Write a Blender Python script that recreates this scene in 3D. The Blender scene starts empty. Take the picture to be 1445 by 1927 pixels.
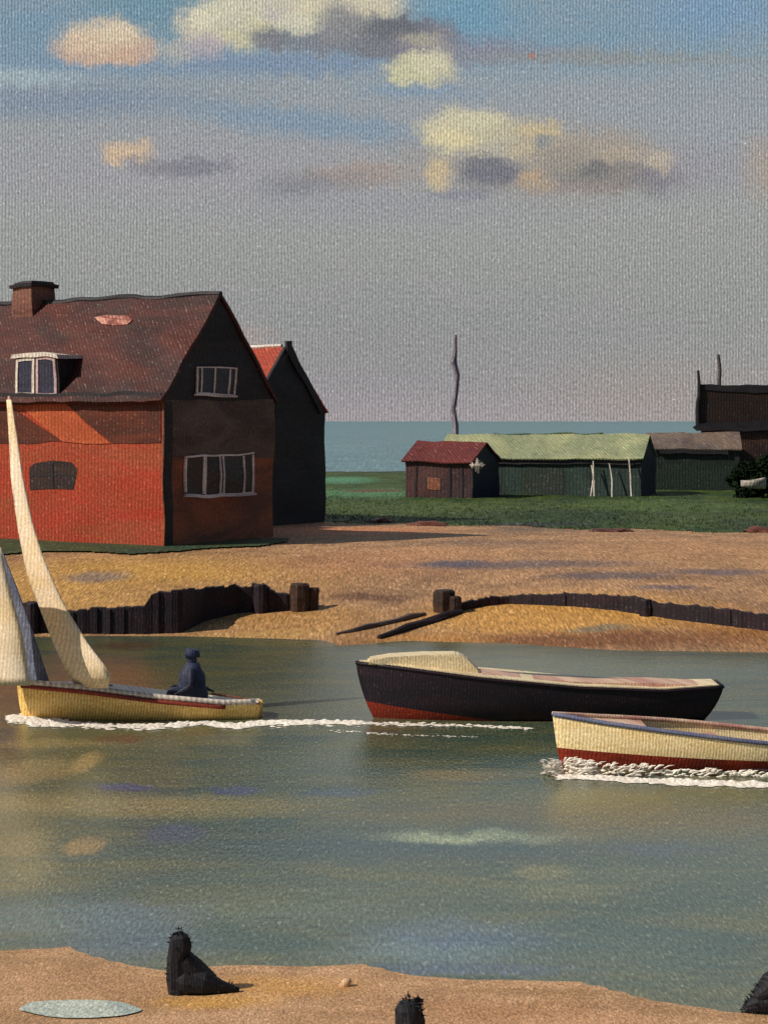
import bpy, bmesh, math, random
from mathutils import Vector, noise
random.seed(7)
R = math.radians
F, HX, HY, EYE = 3500.0, 722.5, 790.0, 5.0       # focal length in photo pixels, principal column, horizon row, eye height
scene = bpy.context.scene
COL = scene.collection

# ------------------------------------------------------------------ camera, sky, sun, exposure
cam = bpy.data.objects.new('camera', bpy.data.cameras.new('camera')); COL.objects.link(cam)
cam.location = (0, 0, EYE); cam.rotation_euler = (R(90), 0, 0)
cam.data.sensor_fit = 'HORIZONTAL'; cam.data.sensor_width = 36; cam.data.lens = 36 * F / 1445
cam.data.shift_y = -(963.5 - HY) / 1445; cam.data.clip_end = 20000; cam.data.clip_start = 0.5
scene.camera = cam
SUN_EL, SUN_DIR = R(40), Vector((-0.93, -0.37, 0)).normalized()    # horizontal direction towards the sun
w = bpy.data.worlds.new('World'); scene.world = w; w.use_nodes = True
nt = w.node_tree; bg = nt.nodes['Background']
sky = nt.nodes.new('ShaderNodeTexSky'); sky.sky_type = 'NISHITA'; sky.sun_disc = False
sky.sun_elevation = SUN_EL; sky.sun_rotation = math.atan2(SUN_DIR.x, SUN_DIR.y)
nt.links.new(sky.outputs[0], bg.inputs[0]); bg.inputs[1].default_value = 0.05
sl = bpy.data.lights.new('sun', 'SUN'); sl.energy = 4.0; sl.angle = R(0.6); sl.color = (1, .90, .76)
so = bpy.data.objects.new('sun', sl); COL.objects.link(so)
sv = Vector((SUN_DIR.x * math.cos(SUN_EL), SUN_DIR.y * math.cos(SUN_EL), math.sin(SUN_EL)))
so.rotation_euler = sv.to_track_quat('Z', 'Y').to_euler()
scene.view_settings.view_transform = 'Standard'; scene.view_settings.look = 'None'
scene.view_settings.exposure = 0.0; scene.view_settings.gamma = 1

# ------------------------------------------------------------------ helpers
def P(px, py, Y): return Vector(((px - HX) / F * Y, Y, EYE + (HY - py) / F * Y))
def G(px, py, z=0.0):
    Y = (EYE - z) * F / (py - HY); return Vector(((px - HX) / F * Y, Y, z))
def C(r, g, b):
    f = lambda v: (v / 255 / 12.92) if v <= 10 else (((v / 255) + .055) / 1.055) ** 2.4
    return (f(r), f(g), f(b), 1)
def tag(o, label=None, cat=None, group=None, kind=None):
    if label: o['label'] = label
    if cat: o['category'] = cat
    if group: o['group'] = group
    if kind: o['kind'] = kind
    return o
def empty(name, loc, label, cat, group=None):
    o = bpy.data.objects.new(name, None); o.location = loc; COL.objects.link(o); o.empty_display_size = .2
    return tag(o, label, cat, group)
WOB = 0; NOWOB = ()
def obj(name, bm, mat, parent=None, smooth=False):
    bmesh.ops.recalc_face_normals(bm, faces=bm.faces)
    if WOB and name not in NOWOB:
        bmesh.ops.triangulate(bm, faces=bm.faces)
        for _ in range(6):
            ed = [e for e in bm.edges if e.calc_length() > .7]
            if not ed or len(bm.faces) > 20000: break
            bmesh.ops.subdivide_edges(bm, edges=ed, cuts=1); bmesh.ops.triangulate(bm, faces=bm.faces)
        for v in bm.verts:
            q = Vector((v.co.x * .8, v.co.y * .15, v.co.z * .8))
            v.co.x += WOB * noise.noise(q); v.co.z += WOB * (noise.noise(q + Vector((40, 3, 9))) + .5 * noise.noise(q * 3 + Vector((4, 3, 9))))
    me = bpy.data.meshes.new(name); bm.to_mesh(me); bm.free()
    if smooth:
        for p in me.polygons: p.use_smooth = True
    me.materials.append(mat)
    o = bpy.data.objects.new(name, me); COL.objects.link(o)
    if parent:
        o.parent = parent
        t = Vector((0, 0, 0)); q = parent
        while q: t += q.location; q = q.parent
        me.transform(__import__('mathutils').Matrix.Translation(-t))
    return o
def prism(bm, pts, off):                      # polygon extruded by vector off
    off = Vector(off)
    a = [bm.verts.new(p) for p in pts]; b = [bm.verts.new(Vector(p) + off) for p in pts]
    n = len(a)
    bm.faces.new(a); bm.faces.new(b[::-1])
    for i in range(n): bm.faces.new([a[i], b[i], b[(i + 1) % n], a[(i + 1) % n]])
def tube(bm, pts, rads, n=8, jit=0, cap=True):
    rings = []
    for i, p in enumerate(pts):
        p = Vector(p)
        d = (Vector(pts[min(i + 1, len(pts) - 1)]) - Vector(pts[max(i - 1, 0)])).normalized()
        u = d.cross(Vector((0, 0, 1)) if abs(d.z) < .9 else Vector((0, 1, 0))).normalized(); v = d.cross(u)
        r = rads[i] if isinstance(rads, (list, tuple)) else rads
        rr = r if isinstance(r, tuple) else (r, r)
        rings.append([bm.verts.new(p + (u * math.cos(a) * rr[0] + v * math.sin(a) * rr[1]) * (1 + random.uniform(-jit, jit)))
                      for a in [2 * math.pi * k / n for k in range(n)]])
    for i in range(len(rings) - 1):
        for k in range(n):
            bm.faces.new([rings[i][k], rings[i][(k + 1) % n], rings[i + 1][(k + 1) % n], rings[i + 1][k]])
    if cap: bm.faces.new(rings[0]); bm.faces.new(rings[-1][::-1])
def interp(pts, t):
    if t <= pts[0][0]: return pts[0][1]
    for (a, va), (b, vb) in zip(pts, pts[1:]):
        if t <= b: return va + (vb - va) * (t - a) / (b - a)
    return pts[-1][1]
def sstep(a, b, x):
    t = min(1, max(0, (x - a) / (b - a))); return t * t * (3 - 2 * t)

# ------------------------------------------------------------------ paint materials
def new(nt, t, **kw):
    n = nt.nodes.new(t)
    for k, v in kw.items(): setattr(n, k, v)
    return n
def mth(nt, op, a, b=None, c=None):
    n = new(nt, 'ShaderNodeMath', operation=op)
    for i, v in enumerate((a, b, c)):
        if v is None: continue
        if isinstance(v, (int, float)): n.inputs[i].default_value = v
        else: nt.links.new(v, n.inputs[i])
    return n.outputs[0]
def vsc(nt, vec, s, loc=(0, 0, 0)):
    n = new(nt, 'ShaderNodeMapping'); nt.links.new(vec, n.inputs[0]); n.inputs[1].default_value = loc; n.inputs[3].default_value = s
    return n.outputs[0]
def nz(nt, vec, scale=1, detail=2, rough=.5, dist=0):
    n = new(nt, 'ShaderNodeTexNoise'); nt.links.new(vec, n.inputs['Vector'])
    n.inputs['Scale'].default_value = scale; n.inputs['Detail'].default_value = detail
    n.inputs['Roughness'].default_value = rough; n.inputs['Distortion'].default_value = dist
    return n.outputs['Fac']
def mr(nt, v, a, b, c, d, smooth=False):
    n = new(nt, 'ShaderNodeMapRange'); nt.links.new(v, n.inputs[0])
    if smooth: n.interpolation_type = 'SMOOTHSTEP'
    for i, x in enumerate((a, b, c, d)): n.inputs[i + 1].default_value = x
    return n.outputs[0]
def mix(nt, fac, a, b, blend='MIX'):
    n = new(nt, 'ShaderNodeMix', data_type='RGBA', blend_type=blend)
    for s, v in ((n.inputs[0], fac), (n.inputs[6], a), (n.inputs[7], b)):
        if isinstance(v, (int, float)): s.default_value = v
        elif isinstance(v, tuple): s.default_value = v
        else: nt.links.new(v, s)
    return n.outputs[2]

def weave_group():
    g = bpy.data.node_groups.new('canvas_weave', 'ShaderNodeTree')
    g.interface.new_socket('Thread', in_out='INPUT', socket_type='NodeSocketVector')   # one thread = one unit
    s = g.interface.new_socket('Rib', in_out='INPUT', socket_type='NodeSocketFloat'); s.default_value = 1
    g.interface.new_socket('Weave', in_out='OUTPUT', socket_type='NodeSocketFloat')
    g.interface.new_socket('Speck', in_out='OUTPUT', socket_type='NodeSocketFloat')
    i = g.nodes.new('NodeGroupInput'); o = g.nodes.new('NodeGroupOutput')
    v = i.outputs[0]
    sx = g.nodes.new('ShaderNodeSeparateXYZ'); g.links.new(v, sx.inputs[0])
    d = nz(g, vsc(g, v, (.6, .45, 1)), 1, 2, .6)
    d2 = nz(g, vsc(g, v, (.05, .03, 1)), 1, 1, .5)
    ph = mth(g, 'ADD', mth(g, 'MULTIPLY', sx.outputs[0], 6.2832), mth(g, 'ADD', mth(g, 'MULTIPLY', d, 5.0), mth(g, 'MULTIPLY', d2, 8.0)))
    rib = mth(g, 'MULTIPLY_ADD', mth(g, 'SINE', ph), .5, .5)
    bead = mr(g, nz(g, vsc(g, v, (1.5, .95, 1)), 1, 2, .7), .30, .70, 0, 1)
    m = mth(g, 'MULTIPLY', i.outputs[1], .42)
    wv = mth(g, 'ADD', mth(g, 'MULTIPLY', rib, m), mth(g, 'MULTIPLY', bead, mth(g, 'SUBTRACT', 1.0, m)))
    sp = mth(g, 'MULTIPLY', mr(g, wv, .66, .86, 0, 1, True), mr(g, nz(g, vsc(g, v, (.8, .5, 1), (9, 4, 2)), 1, 2, .7), .46, .66, 0, 1, True))
    dots = mr(g, nz(g, vsc(g, v, (1.1, 1.0, 1), (31, 14, 5)), 1, 1, .5), .745, .80, 0, 1.6, True)
    sp = mth(g, 'MAXIMUM', sp, dots)
    g.links.new(wv, o.inputs[0]); g.links.new(sp, o.inputs[1])
    return g
WG = weave_group()

def paint(name, base, alt=None, ppm=60.0, flat=False, strokes=(), rough=.62, var=(.5, 1.2), amp=(.5, 1.5), speck=.55,
          thread=6.2, spec=.3, bump=.35, warp=.25, uv=False, emit=False, grad=None, aspect=4.0, ripple=None, thr_y=1.6):
    """oil paint on a coarse ground: broad brush variation, brush strokes of other colours, a fine thread relief.
    ppm = how fine the thread is (threads per metre = ppm / thread)."""
    m = bpy.data.materials.new(name); m.use_nodes = True; nt = m.node_tree; nt.nodes.clear()
    if uv: src = new(nt, 'ShaderNodeTexCoord').outputs['UV']
    else: src = new(nt, 'ShaderNodeNewGeometry').outputs['Position']
    s = new(nt, 'ShaderNodeSeparateXYZ'); nt.links.new(src, s.inputs[0])
    X, Yc, Z = s.outputs
    k = ppm / thread
    comb = new(nt, 'ShaderNodeCombineXYZ')
    if uv: nt.links.new(src, comb.inputs[0]); tv = vsc(nt, src, (k, k, 1)); pl = src
    elif flat:
        tv = vsc(nt, src, (k, k / aspect, k)); pl = vsc(nt, src, (1, 1, 0))
    else:
        u = mth(nt, 'MULTIPLY_ADD', Yc, .35, X)
        nt.links.new(u, comb.inputs[0]); nt.links.new(Z, comb.inputs[1]); pl = comb.outputs[0]; tv = vsc(nt, pl, (k, k, 1))
    wg = new(nt, 'ShaderNodeGroup', node_tree=WG); nt.links.new(tv, wg.inputs[0]); wg.inputs[1].default_value = 0 if flat else 1
    # broad variation
    if alt is None: alt = tuple(c * .72 for c in base[:3]) + (1,)
    sc = .02 if uv else ppm / 60.0
    q = vsc(nt, pl, (var[0] * sc, var[1] * sc * (.35 if flat else 1), 1), (3.1, 7.7, 0))
    f = mr(nt, nz(nt, q, 1, 5, .62, .6), .36, .66, 0, 1, True)
    if grad:
        r = new(nt, 'ShaderNodeValToRGB'); el = r.color_ramp.elements
        g0, g1 = grad[0][0], grad[-1][0]
        vv = mr(nt, Yc, g0, g1, 0, 1); nt.links.new(vv, r.inputs[0])
        for j, (t, c) in enumerate(grad):
            e = el[j] if j < 2 and False else (el[0] if j == 0 else el.new((t - g0) / (g1 - g0)))
            e.position = (t - g0) / (g1 - g0); e.color = c
        el.remove(el[[i for i in range(len(el)) if el[i].position >= .9999][-1]]) if len(el) > len(grad) else None
        col = mix(nt, mth(nt, 'MULTIPLY', f, .35), r.outputs[0], alt)
    else: col = mix(nt, f, base, alt)
    if strokes:
        wn = new(nt, 'ShaderNodeTexNoise'); wn.inputs['Scale'].default_value = 1; wn.inputs['Detail'].default_value = 6; wn.inputs['Roughness'].default_value = .68
        nt.links.new(vsc(nt, pl, (.035, .035, 1) if uv else (60 * .02 * sc, 60 * .02 * sc * (.3 if flat else 1), 1)), wn.inputs['Vector'])
        a = new(nt, 'ShaderNodeVectorMath', operation='SUBTRACT'); nt.links.new(wn.outputs['Color'], a.inputs[0]); a.inputs[1].default_value = (.5, .5, .5)
        b = new(nt, 'ShaderNodeVectorMath', operation='MULTIPLY_ADD'); nt.links.new(a.outputs[0], b.inputs[0])
        wa = warp; b.inputs[1].default_value = (wa, wa * (3 if flat else 1), 0); nt.links.new(pl, b.inputs[2])
        drag = nz(nt, vsc(nt, pl, (.012, .10, 1) if uv else (.5 * sc, 2.5 * sc, 1)), 1, 3, .7)
        for (cx, cy, rx, ry, rot, c, soft, op) in strokes:
            sq = new(nt, 'ShaderNodeVectorMath', operation='MULTIPLY_ADD'); nt.links.new(col, sq.inputs[0]) if not isinstance(col, tuple) else None
            sq.inputs[1].default_value = (1e-7,) * 3; nt.links.new(b.outputs[0], sq.inputs[2])      # keeps the strokes evaluated one after another
            mp = new(nt, 'ShaderNodeMapping', vector_type='TEXTURE'); nt.links.new(sq.outputs[0], mp.inputs[0])
            mp.inputs[1].default_value = (cx, cy, 0); mp.inputs[2].default_value = (0, 0, rot); mp.inputs[3].default_value = (rx, ry, 1e6)
            ln = new(nt, 'ShaderNodeVectorMath', operation='LENGTH'); nt.links.new(mp.outputs[0], ln.inputs[0])
            lv = mth(nt, 'MULTIPLY_ADD', drag, .35, ln.outputs['Value'])
            col = mix(nt, mr(nt, lv, 1.17 + soft * 1.35, 1.17 - soft * 1.35, 0, op, True), col, c)
    mul = mr(nt, wg.outputs[0], 0, 1, amp[0], amp[1])
    vm = new(nt, 'ShaderNodeVectorMath', operation='SCALE'); nt.links.new(col, vm.inputs[0]); nt.links.new(mul, vm.inputs[3])
    col2 = vm.outputs[0]
    lift = new(nt, 'ShaderNodeVectorMath', operation='MULTIPLY_ADD'); nt.links.new(col, lift.inputs[0]); lift.inputs[1].default_value = (1.6,) * 3; lift.inputs[2].default_value = (.20, .19, .17)  # pale specks: light caught on thread ridges, painted into the colour
    col2 = mix(nt, mth(nt, 'MULTIPLY', wg.outputs[1], speck), col2, lift.outputs[0])
    out = new(nt, 'ShaderNodeOutputMaterial')
    if emit:
        e = new(nt, 'ShaderNodeEmission'); nt.links.new(col2, e.inputs[0]); nt.links.new(e.outputs[0], out.inputs[0]); return m
    bs = new(nt, 'ShaderNodeBsdfPrincipled'); nt.links.new(col2, bs.inputs['Base Color'])
    bs.inputs['Roughness'].default_value = rough; bs.inputs['Specular IOR Level'].default_value = spec
    bp = new(nt, 'ShaderNodeBump'); bp.inputs['Strength'].default_value = bump; bp.inputs['Distance'].default_value = .25 * thread / ppm
    nt.links.new(wg.outputs[0], bp.inputs['Height'])
    nrm = bp.outputs[0]
    if ripple: bs.inputs['IOR'].default_value = 1.33
    if ripple:
        h = nz(nt, vsc(nt, src, (ripple[0], ripple[1], 0)), 1, 3, .55, .4)
        b2 = new(nt, 'ShaderNodeBump'); b2.inputs['Strength'].default_value = ripple[2]; b2.inputs['Distance'].default_value = .1
        nt.links.new(h, b2.inputs['Height']); nt.links.new(nrm, b2.inputs['Normal']); nrm = b2.outputs[0]
    nt.links.new(nrm, bs.inputs['Normal']); nt.links.new(bs.outputs[0], out.inputs[0])
    return m

def gstroke(px, py, rx, ry, c, soft=.3, op=.8, rot=0, z=0.0):     # a patch lying on level ground, given by where it is seen
    p = G(px, py, z); n = G(px, py + ry, z); f = G(px, py - ry, z)
    return (p.x, (n.y + f.y) / 2, rx * p.y / F, abs(f.y - n.y) / 2, rot, c, soft, op)

# ------------------------------------------------------------------ SKY backdrop with clouds
def sky_stroke(px, py, rx, ry, c, soft=.3, op=.85, rot=0): return (px, HY - py, rx, ry, -R(rot), c, soft, op)
cream, pink, gry, blu, lil = C(212, 200, 172), C(200, 172, 150), C(118, 122, 130), C(128, 150, 168), C(158, 152, 170)
dgr = C(98, 102, 108)
S = sky_stroke
sk = [
 S(60, 60, 190, 60, C(120,148,168), .6, .8), S(300, 15, 130, 60, C(112,145,162), .5, .8), S(180, 120, 330, 26, C(122,148,170), .6, .6),
 S(120, 190, 260, 28, C(120,138,160), .6, .6), S(30, 145, 110, 16, C(165,180,185), .5, .7), S(600, 235, 230, 26, blu, .45, .85, 7),
 S(870, 30, 90, 60, C(112,155,178), .5, .85), S(1050, 70, 330, 55, C(115,150,172), .7, .6), S(1350, 20, 130, 45, C(120,152,182), .6, .7),
 S(560, 120, 220, 22, C(118,140,168), .5, .6), S(330, 330, 400, 60, C(160,155,165), .7, .4), S(1150, 230, 340, 80, C(150,158,168), .7, .45),
 # upper left lit cloud
 S(197, 88, 92, 34, pink, .25, .9), S(195, 66, 75, 32, C(210,192,165), .35, .8), S(165, 98, 60, 14, C(195,170,150), .4, .6), S(250, 105, 40, 14, C(200,168,145), .4, .7),
 # big cream cloud top centre
 S(400, 45, 65, 42, cream, .3, .85), S(500, 20, 120, 42, C(205,200,175), .35, .85), S(470, 60, 60, 26, C(208,200,160), .3, .8),
 S(340, 95, 50, 18, C(185,180,165), .5, .6), S(385, 85, 40, 26, C(165,158,170), .4, .7), S(540, 30, 40, 26, C(165,155,172), .4, .5), S(640, 15, 110, 34, C(210,200,170), .3, .8),
 S(690, 55, 90, 40, C(128,130,132), .35, .85), S(730, 75, 110, 34, C(112,115,118), .3, .85), S(600, 75, 130, 22, C(125,128,136), .35, .8, 4), S(800, 70, 60, 36, C(122,120,130), .35, .8),
 S(870, 95, 150, 22, C(135,132,145), .45, .7), S(1030, 100, 160, 14, C(142,145,150), .6, .55),
 S(790, 130, 66, 30, C(200,194,160), .25, .9), S(790, 75, 36, 14, C(175,170,150), .4, .7), S(830, 100, 20, 40, C(160,155,150), .5, .6),
 S(790, 172, 110, 12, C(125,150,175), .5, .5), S(1200, 108, 200, 9, C(150,138,115), .8, .35), S(1002, 99, 7, 6, C(176,120,90), .3, .6),
 S(380, 30, 26, 18, C(216,208,185), .3, .7), S(440, 45, 40, 16, C(190,186,168), .3, .7), S(560, 45, 46, 20, C(206,202,178), .3, .75), S(690, 10, 60, 20, C(206,196,172), .3, .7),
 S(640, 45, 44, 40, C(140,140,142), .35, .8), S(505, 78, 34, 14, C(122,124,132), .3, .8), S(752, 48, 40, 20, C(108,110,118), .3, .8), S(810, 118, 34, 24, C(206,200,172), .3, .8), S(765, 140, 30, 18, C(196,192,160), .3, .8),
 S(160, 82, 36, 16, C(208,186,160), .3, .7), S(225, 60, 34, 16, C(214,198,172), .3, .7), S(272, 92, 22, 14, C(188,166,152), .3, .7),
 # right cloud
 S(1010, 300, 235, 66, C(158,150,140), .5, .7), S(880, 245, 88, 42, C(208,198,165), .3, .9), S(960, 255, 90, 36, C(182,175,152), .4, .7), S(1015, 245, 44, 16, C(200,180,140), .4, .7),
 S(1110, 285, 110, 36, C(166,154,140), .4, .7), S(1150, 330, 120, 26, C(128,125,122), .4, .8), S(925, 325, 58, 28, C(112,114,125), .3, .85), S(1235, 335, 45, 30, C(125,125,130), .4, .8),
 S(1240, 305, 30, 20, C(200,186,155), .4, .7), S(825, 325, 24, 30, C(204,184,145), .4, .75), S(1000, 330, 26, 16, C(185,160,130), .4, .8), S(1085, 350, 130, 14, C(150,140,135), .5, .6),
 S(850, 262, 40, 18, C(212,200,160), .3, .8), S(905, 225, 44, 16, C(200,194,166), .3, .7), S(940, 280, 50, 14, C(176,172,158), .3, .7), S(985, 282, 26, 16, C(186,172,145), .3, .7), S(1060, 300, 50, 24, C(150,144,136), .35, .7),
 S(900, 305, 30, 14, C(122,122,128), .3, .7), S(1120, 318, 34, 16, C(118,118,120), .3, .7), S(1185, 322, 30, 12, C(140,134,128), .3, .7), S(1170, 290, 40, 14, C(172,160,142), .3, .6), S(1010, 345, 30, 14, C(172,156,136), .3, .7),
 S(1020, 262, 14, 12, C(115,130,140), .4, .6), S(870, 365, 60, 10, C(100,108,140), .5, .4),
 S(1440, 310, 40, 50, C(172,154,138), .6, .6), S(1300, 320, 90, 40, C(150,145,155), .6, .5),
 # small left cloud
 S(240, 285, 46, 22, C(203,178,150), .35, .85), S(215, 300, 20, 12, C(203,178,150), .4, .8), S(265, 305, 34, 12, C(150,145,145), .4, .7), S(365, 315, 75, 16, C(125,125,135), .35, .75),
 S(290, 320, 50, 12, C(138,136,140), .4, .6), S(560, 350, 60, 24, C(128,130,138), .45, .7, -4), S(680, 328, 90, 20, C(165,148,138), .5, .7), S(620, 340, 90, 16, C(140,138,140), .5, .6),
 S(720, 390, 300, 30, C(150,150,158), .7, .45), S(300, 760, 900, 50, C(160,150,160), .8, .35), S(700, 640, 500, 90, C(142,140,146), .8, .4),
 S(460, 640, 50, 24, C(180,160,150), .6, .35), S(1250, 740, 200, 50, C(160,150,142), .8, .5),
]
RS = 6000.0
bm = bmesh.new(); uvl = bm.loops.layers.uv.new('UVMap')
NA, NZ_ = 48, 14
azs = [R(-48 + 96 * i / NA) for i in range(NA + 1)]
zs = [-60 + (4200 + 60) * (j / NZ_) for j in range(NZ_ + 1)]
vs = [[bm.verts.new((RS * math.sin(a), RS * math.cos(a), z)) for z in zs] for a in azs]
for i in range(NA):
    for j in range(NZ_):
        f = bm.faces.new([vs[i][j], vs[i + 1][j], vs[i + 1][j + 1], vs[i][j + 1]])
        for lp in f.loops:
            v = lp.vert.co; lp[uvl].uv = (HX + F * v.x / v.y, F * (v.z - EYE) / v.y)
skm = paint('sky_paint', (0, 0, 0, 1), C(160, 158, 157), ppm=1, thread=5.9, uv=True, emit=True, strokes=sk, warp=62, amp=(.50, 1.44), speck=.5,
            grad=[(0, C(162,156,156)), (60, C(152,151,150)), (200, C(149,152,149)), (400, C(155,158,156)), (520, C(153,157,160)), (640, C(146,157,164)), (800, C(132,154,168)), (1600, C(85,125,160))])
tag(obj('sky', bm, skm), 'grey and blue sky with cream and grey clouds', 'sky', kind='structure')

# ------------------------------------------------------------------ SHORES, WATER, LAND
def shore(pts): return sorted([(G(a, b).x, G(a, b).y) for a, b in pts])
far_sh = shore([(-900,1200),(0,1198),(60,1198),(340,1198),(600,1204),(640,1216),(760,1206),(950,1210),(1150,1224),(1445,1228),(2300,1235)])
near_sh = shore([(-900,1800),(0,1792),(90,1783),(140,1776),(170,1798),(230,1812),(310,1826),(420,1815),(560,1816),(690,1812),(760,1828),(900,1845),(1100,1850),(1220,1876),(1330,1895),(1445,1908),(2400,1960)])
def land_z(x, y):
    t = y - interp(far_sh, x)
    if t < 0: z = max(-.9, .16 * t)
    else: z = interp([(0, 0), (1.2, .09), (3, .26), (6, .52), (10, .82), (15, 1.0), (400, 1.0)], t)
    z += .035 * noise.noise(Vector((x * .35, y * .18, 0))) * min(1, max(0, t + .5))
    if y > 143: z -= (y - 143) * .35
    return max(z, -1.2)
def near_z(x, y):
    t = interp(near_sh, x) - y
    return (max(-.9, .14 * t) if t < 0 else .055 * t) + .008 * noise.noise(Vector((x * 1.5, y * .8, 3)))
def grid(xs, ys, zf, clip=None):
    bm = bmesh.new(); V = {}
    for i, x in enumerate(xs):
        for j, y in enumerate(ys): V[i, j] = (x, y)
    vv = {}
    def gv(i, j):
        if (i, j) not in vv: vv[i, j] = bm.verts.new((*V[i, j], zf(*V[i, j])))
        return vv[i, j]
    for i in range(len(xs) - 1):
        for j in range(len(ys) - 1):
            if clip and not clip(*V[i, j]): continue
            bm.faces.new([gv(i, j), gv(i + 1, j), gv(i + 1, j + 1), gv(i, j + 1)])
    return bm
def lin(a, b, n): return [a + (b - a) * i / n for i in range(n + 1)]

sandc, sand2 = C(174, 134, 96), C(138, 104, 74)
fs = [gstroke(*a) for a in [
 # px, py, rx, ry, colour, soft, opacity, rot, z
 (250,1085,330,28,C(196,150,72),.5,.8,0,.8), (700,1060,200,12,C(165,115,80),.6,.6,0,.9), (560,996,60,10,C(210,150,115),.5,.8,0,1), (680,1000,140,9,C(200,125,80),.5,.6,0,1),
 (180,1078,60,6,C(125,112,105),.4,.8,0,.8), (420,1100,240,12,C(150,112,80),.6,.6,0,.7),
 (1000,1065,210,5,C(92,82,88),.4,.75,0,.85), (850,1062,60,4,C(80,78,92),.4,.8,0,.85), (1350,1080,90,4,C(85,78,90),.4,.8,0,.8), (1150,1084,110,4,C(90,80,88),.4,.7,0,.8),
 (700,1108,80,4,C(95,62,45),.4,.8,0,.7), (1250,1104,60,3,C(90,80,90),.4,.7,0,.7), (940,1022,120,6,C(120,95,80),.5,.6,0,1), (1000,996,80,6,C(100,85,75),.5,.6,0,1),
 (1050,1160,260,22,C(190,140,68),.4,.9,0,.3), (1380,1175,90,22,C(170,120,66),.4,.7,0,.3), (1040,1205,430,10,C(120,76,42),.4,.9,0,.08), (800,1190,120,8,C(180,128,66),.4,.8,0,.2),
 (1130,1183,60,3,C(110,110,95),.4,.7,0,.2), (560,1165,140,14,C(172,128,72),.4,.8,0,.25), (690,1190,60,10,C(160,118,70),.5,.6,0,.15), (480,1190,130,6,C(180,140,80),.5,.8,0,.1),
 (1300,1040,260,20,C(176,130,88),.6,.6,0,.95), (800,1040,160,8,C(190,140,98),.6,.6,0,.95)]]
bank_m = paint('bank_sand_paint', sandc, sand2, ppm=68, flat=True, aspect=6.7, strokes=fs, warp=.5, rough=.75, amp=(.5, 1.5), speck=.7, thread=5.0)
bm = grid(lin(-60, 60, 240), [34 + 36 * (i / 150) for i in range(151)] + lin(72, 160, 40), land_z)
tag(obj('far_beach', bm, bank_m, smooth=True), kind='structure')
ns = [gstroke(*a) for a in [
 (500,1850,170,22,C(196,145,76),.5,.7,0,.08), (150,1850,160,40,C(176,134,96),.5,.5,0,.08), (400,1880,110,14,C(200,150,70),.5,.7,0,.1),
 (900,1890,200,26,C(172,126,86),.6,.6,0,.12), (1150,1905,120,14,C(190,145,105),.5,.5,0,.12), (1000,1862,120,8,C(150,115,75),.5,.6,0,.05), (60,1810,120,10,C(160,126,90),.5,.7,0,.03)]]
near_m = paint('near_sand_paint', C(194, 154, 116), C(168, 130, 94), ppm=215, flat=True, aspect=2.2, strokes=ns, warp=.12, rough=.75, amp=(.5, 1.5), speck=.7, thread=5.6)
bm = grid(lin(-14, 14, 160), lin(-6, 20, 180), near_z)
tag(obj('near_beach', bm, near_m, smooth=True), kind='structure')

wst = [gstroke(*a) for a in [
 (110,1400,120,10,C(150,135,90),.5,.7), (70,1450,60,22,C(160,138,90),.4,.7), (162,1435,24,18,C(170,145,95),.35,.8), (230,1515,300,20,C(150,136,88),.5,.7),  # ochre patches: house and sand reflection put into the water colour
 (160,1592,36,16,C(160,135,85),.35,.8), (55,1590,40,22,C(140,128,85),.5,.6), (60,1640,40,30,C(125,120,80),.5,.6),
 (235,1482,60,6,C(70,80,118),.35,.85), (440,1488,50,7,C(72,84,118),.35,.8), (630,1492,70,8,C(68,86,105),.4,.7), (330,1570,60,18,C(72,80,104),.3,.8),
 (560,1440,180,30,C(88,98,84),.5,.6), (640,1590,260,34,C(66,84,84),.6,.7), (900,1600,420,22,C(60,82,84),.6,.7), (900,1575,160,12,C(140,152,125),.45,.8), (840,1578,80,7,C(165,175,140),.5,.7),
 (1250,1600,100,10,C(70,84,110),.5,.7), (1020,1640,60,13,C(140,132,88),.4,.75), (1050,1672,90,16,C(118,122,88),.5,.6), (1130,1640,160,12,C(104,112,84),.5,.5),
 (250,1725,130,26,C(90,104,122),.45,.8), (240,1780,130,34,C(88,104,116),.5,.7), (120,1730,200,30,C(92,116,120),.5,.6), (850,1755,160,24,C(96,114,128),.5,.75), (830,1790,170,26,C(108,130,138),.5,.7),
 (900,1770,140,10,C(84,102,128),.4,.7), (900,1825,180,12,C(82,98,122),.4,.7), (1150,1790,200,50,C(76,98,94),.6,.6), (560,1720,260,16,C(110,120,95),.6,.5), (700,1700,400,50,C(94,104,86),.7,.4),
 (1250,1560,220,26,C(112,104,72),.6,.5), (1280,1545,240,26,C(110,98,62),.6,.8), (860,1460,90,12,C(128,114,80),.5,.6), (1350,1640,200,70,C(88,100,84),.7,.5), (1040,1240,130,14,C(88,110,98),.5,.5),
 (1200,1260,260,20,C(112,126,110),.5,.5), (220,1390,50,8,C(105,62,50),.4,.6), (245,1395,16,5,C(110,60,48),.4,.7), (200,1300,420,60,C(92,88,58),.7,.5), (900,1530,260,16,C(104,92,60),.6,.6),  # last brown stroke: black launch's reflection, softened, put into the water colour
  (240,1215,60,8,C(90,50,36),.5,.6),(520,1330,180,26,C(100,98,78),.6,.4)]]
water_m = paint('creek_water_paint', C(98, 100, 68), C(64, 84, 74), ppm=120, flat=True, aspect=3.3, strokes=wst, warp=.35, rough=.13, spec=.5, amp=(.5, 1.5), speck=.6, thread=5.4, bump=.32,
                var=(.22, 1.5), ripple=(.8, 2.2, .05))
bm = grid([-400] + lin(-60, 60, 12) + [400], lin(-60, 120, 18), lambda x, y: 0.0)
tag(obj('creek_water', bm, water_m), kind='structure')
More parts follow.
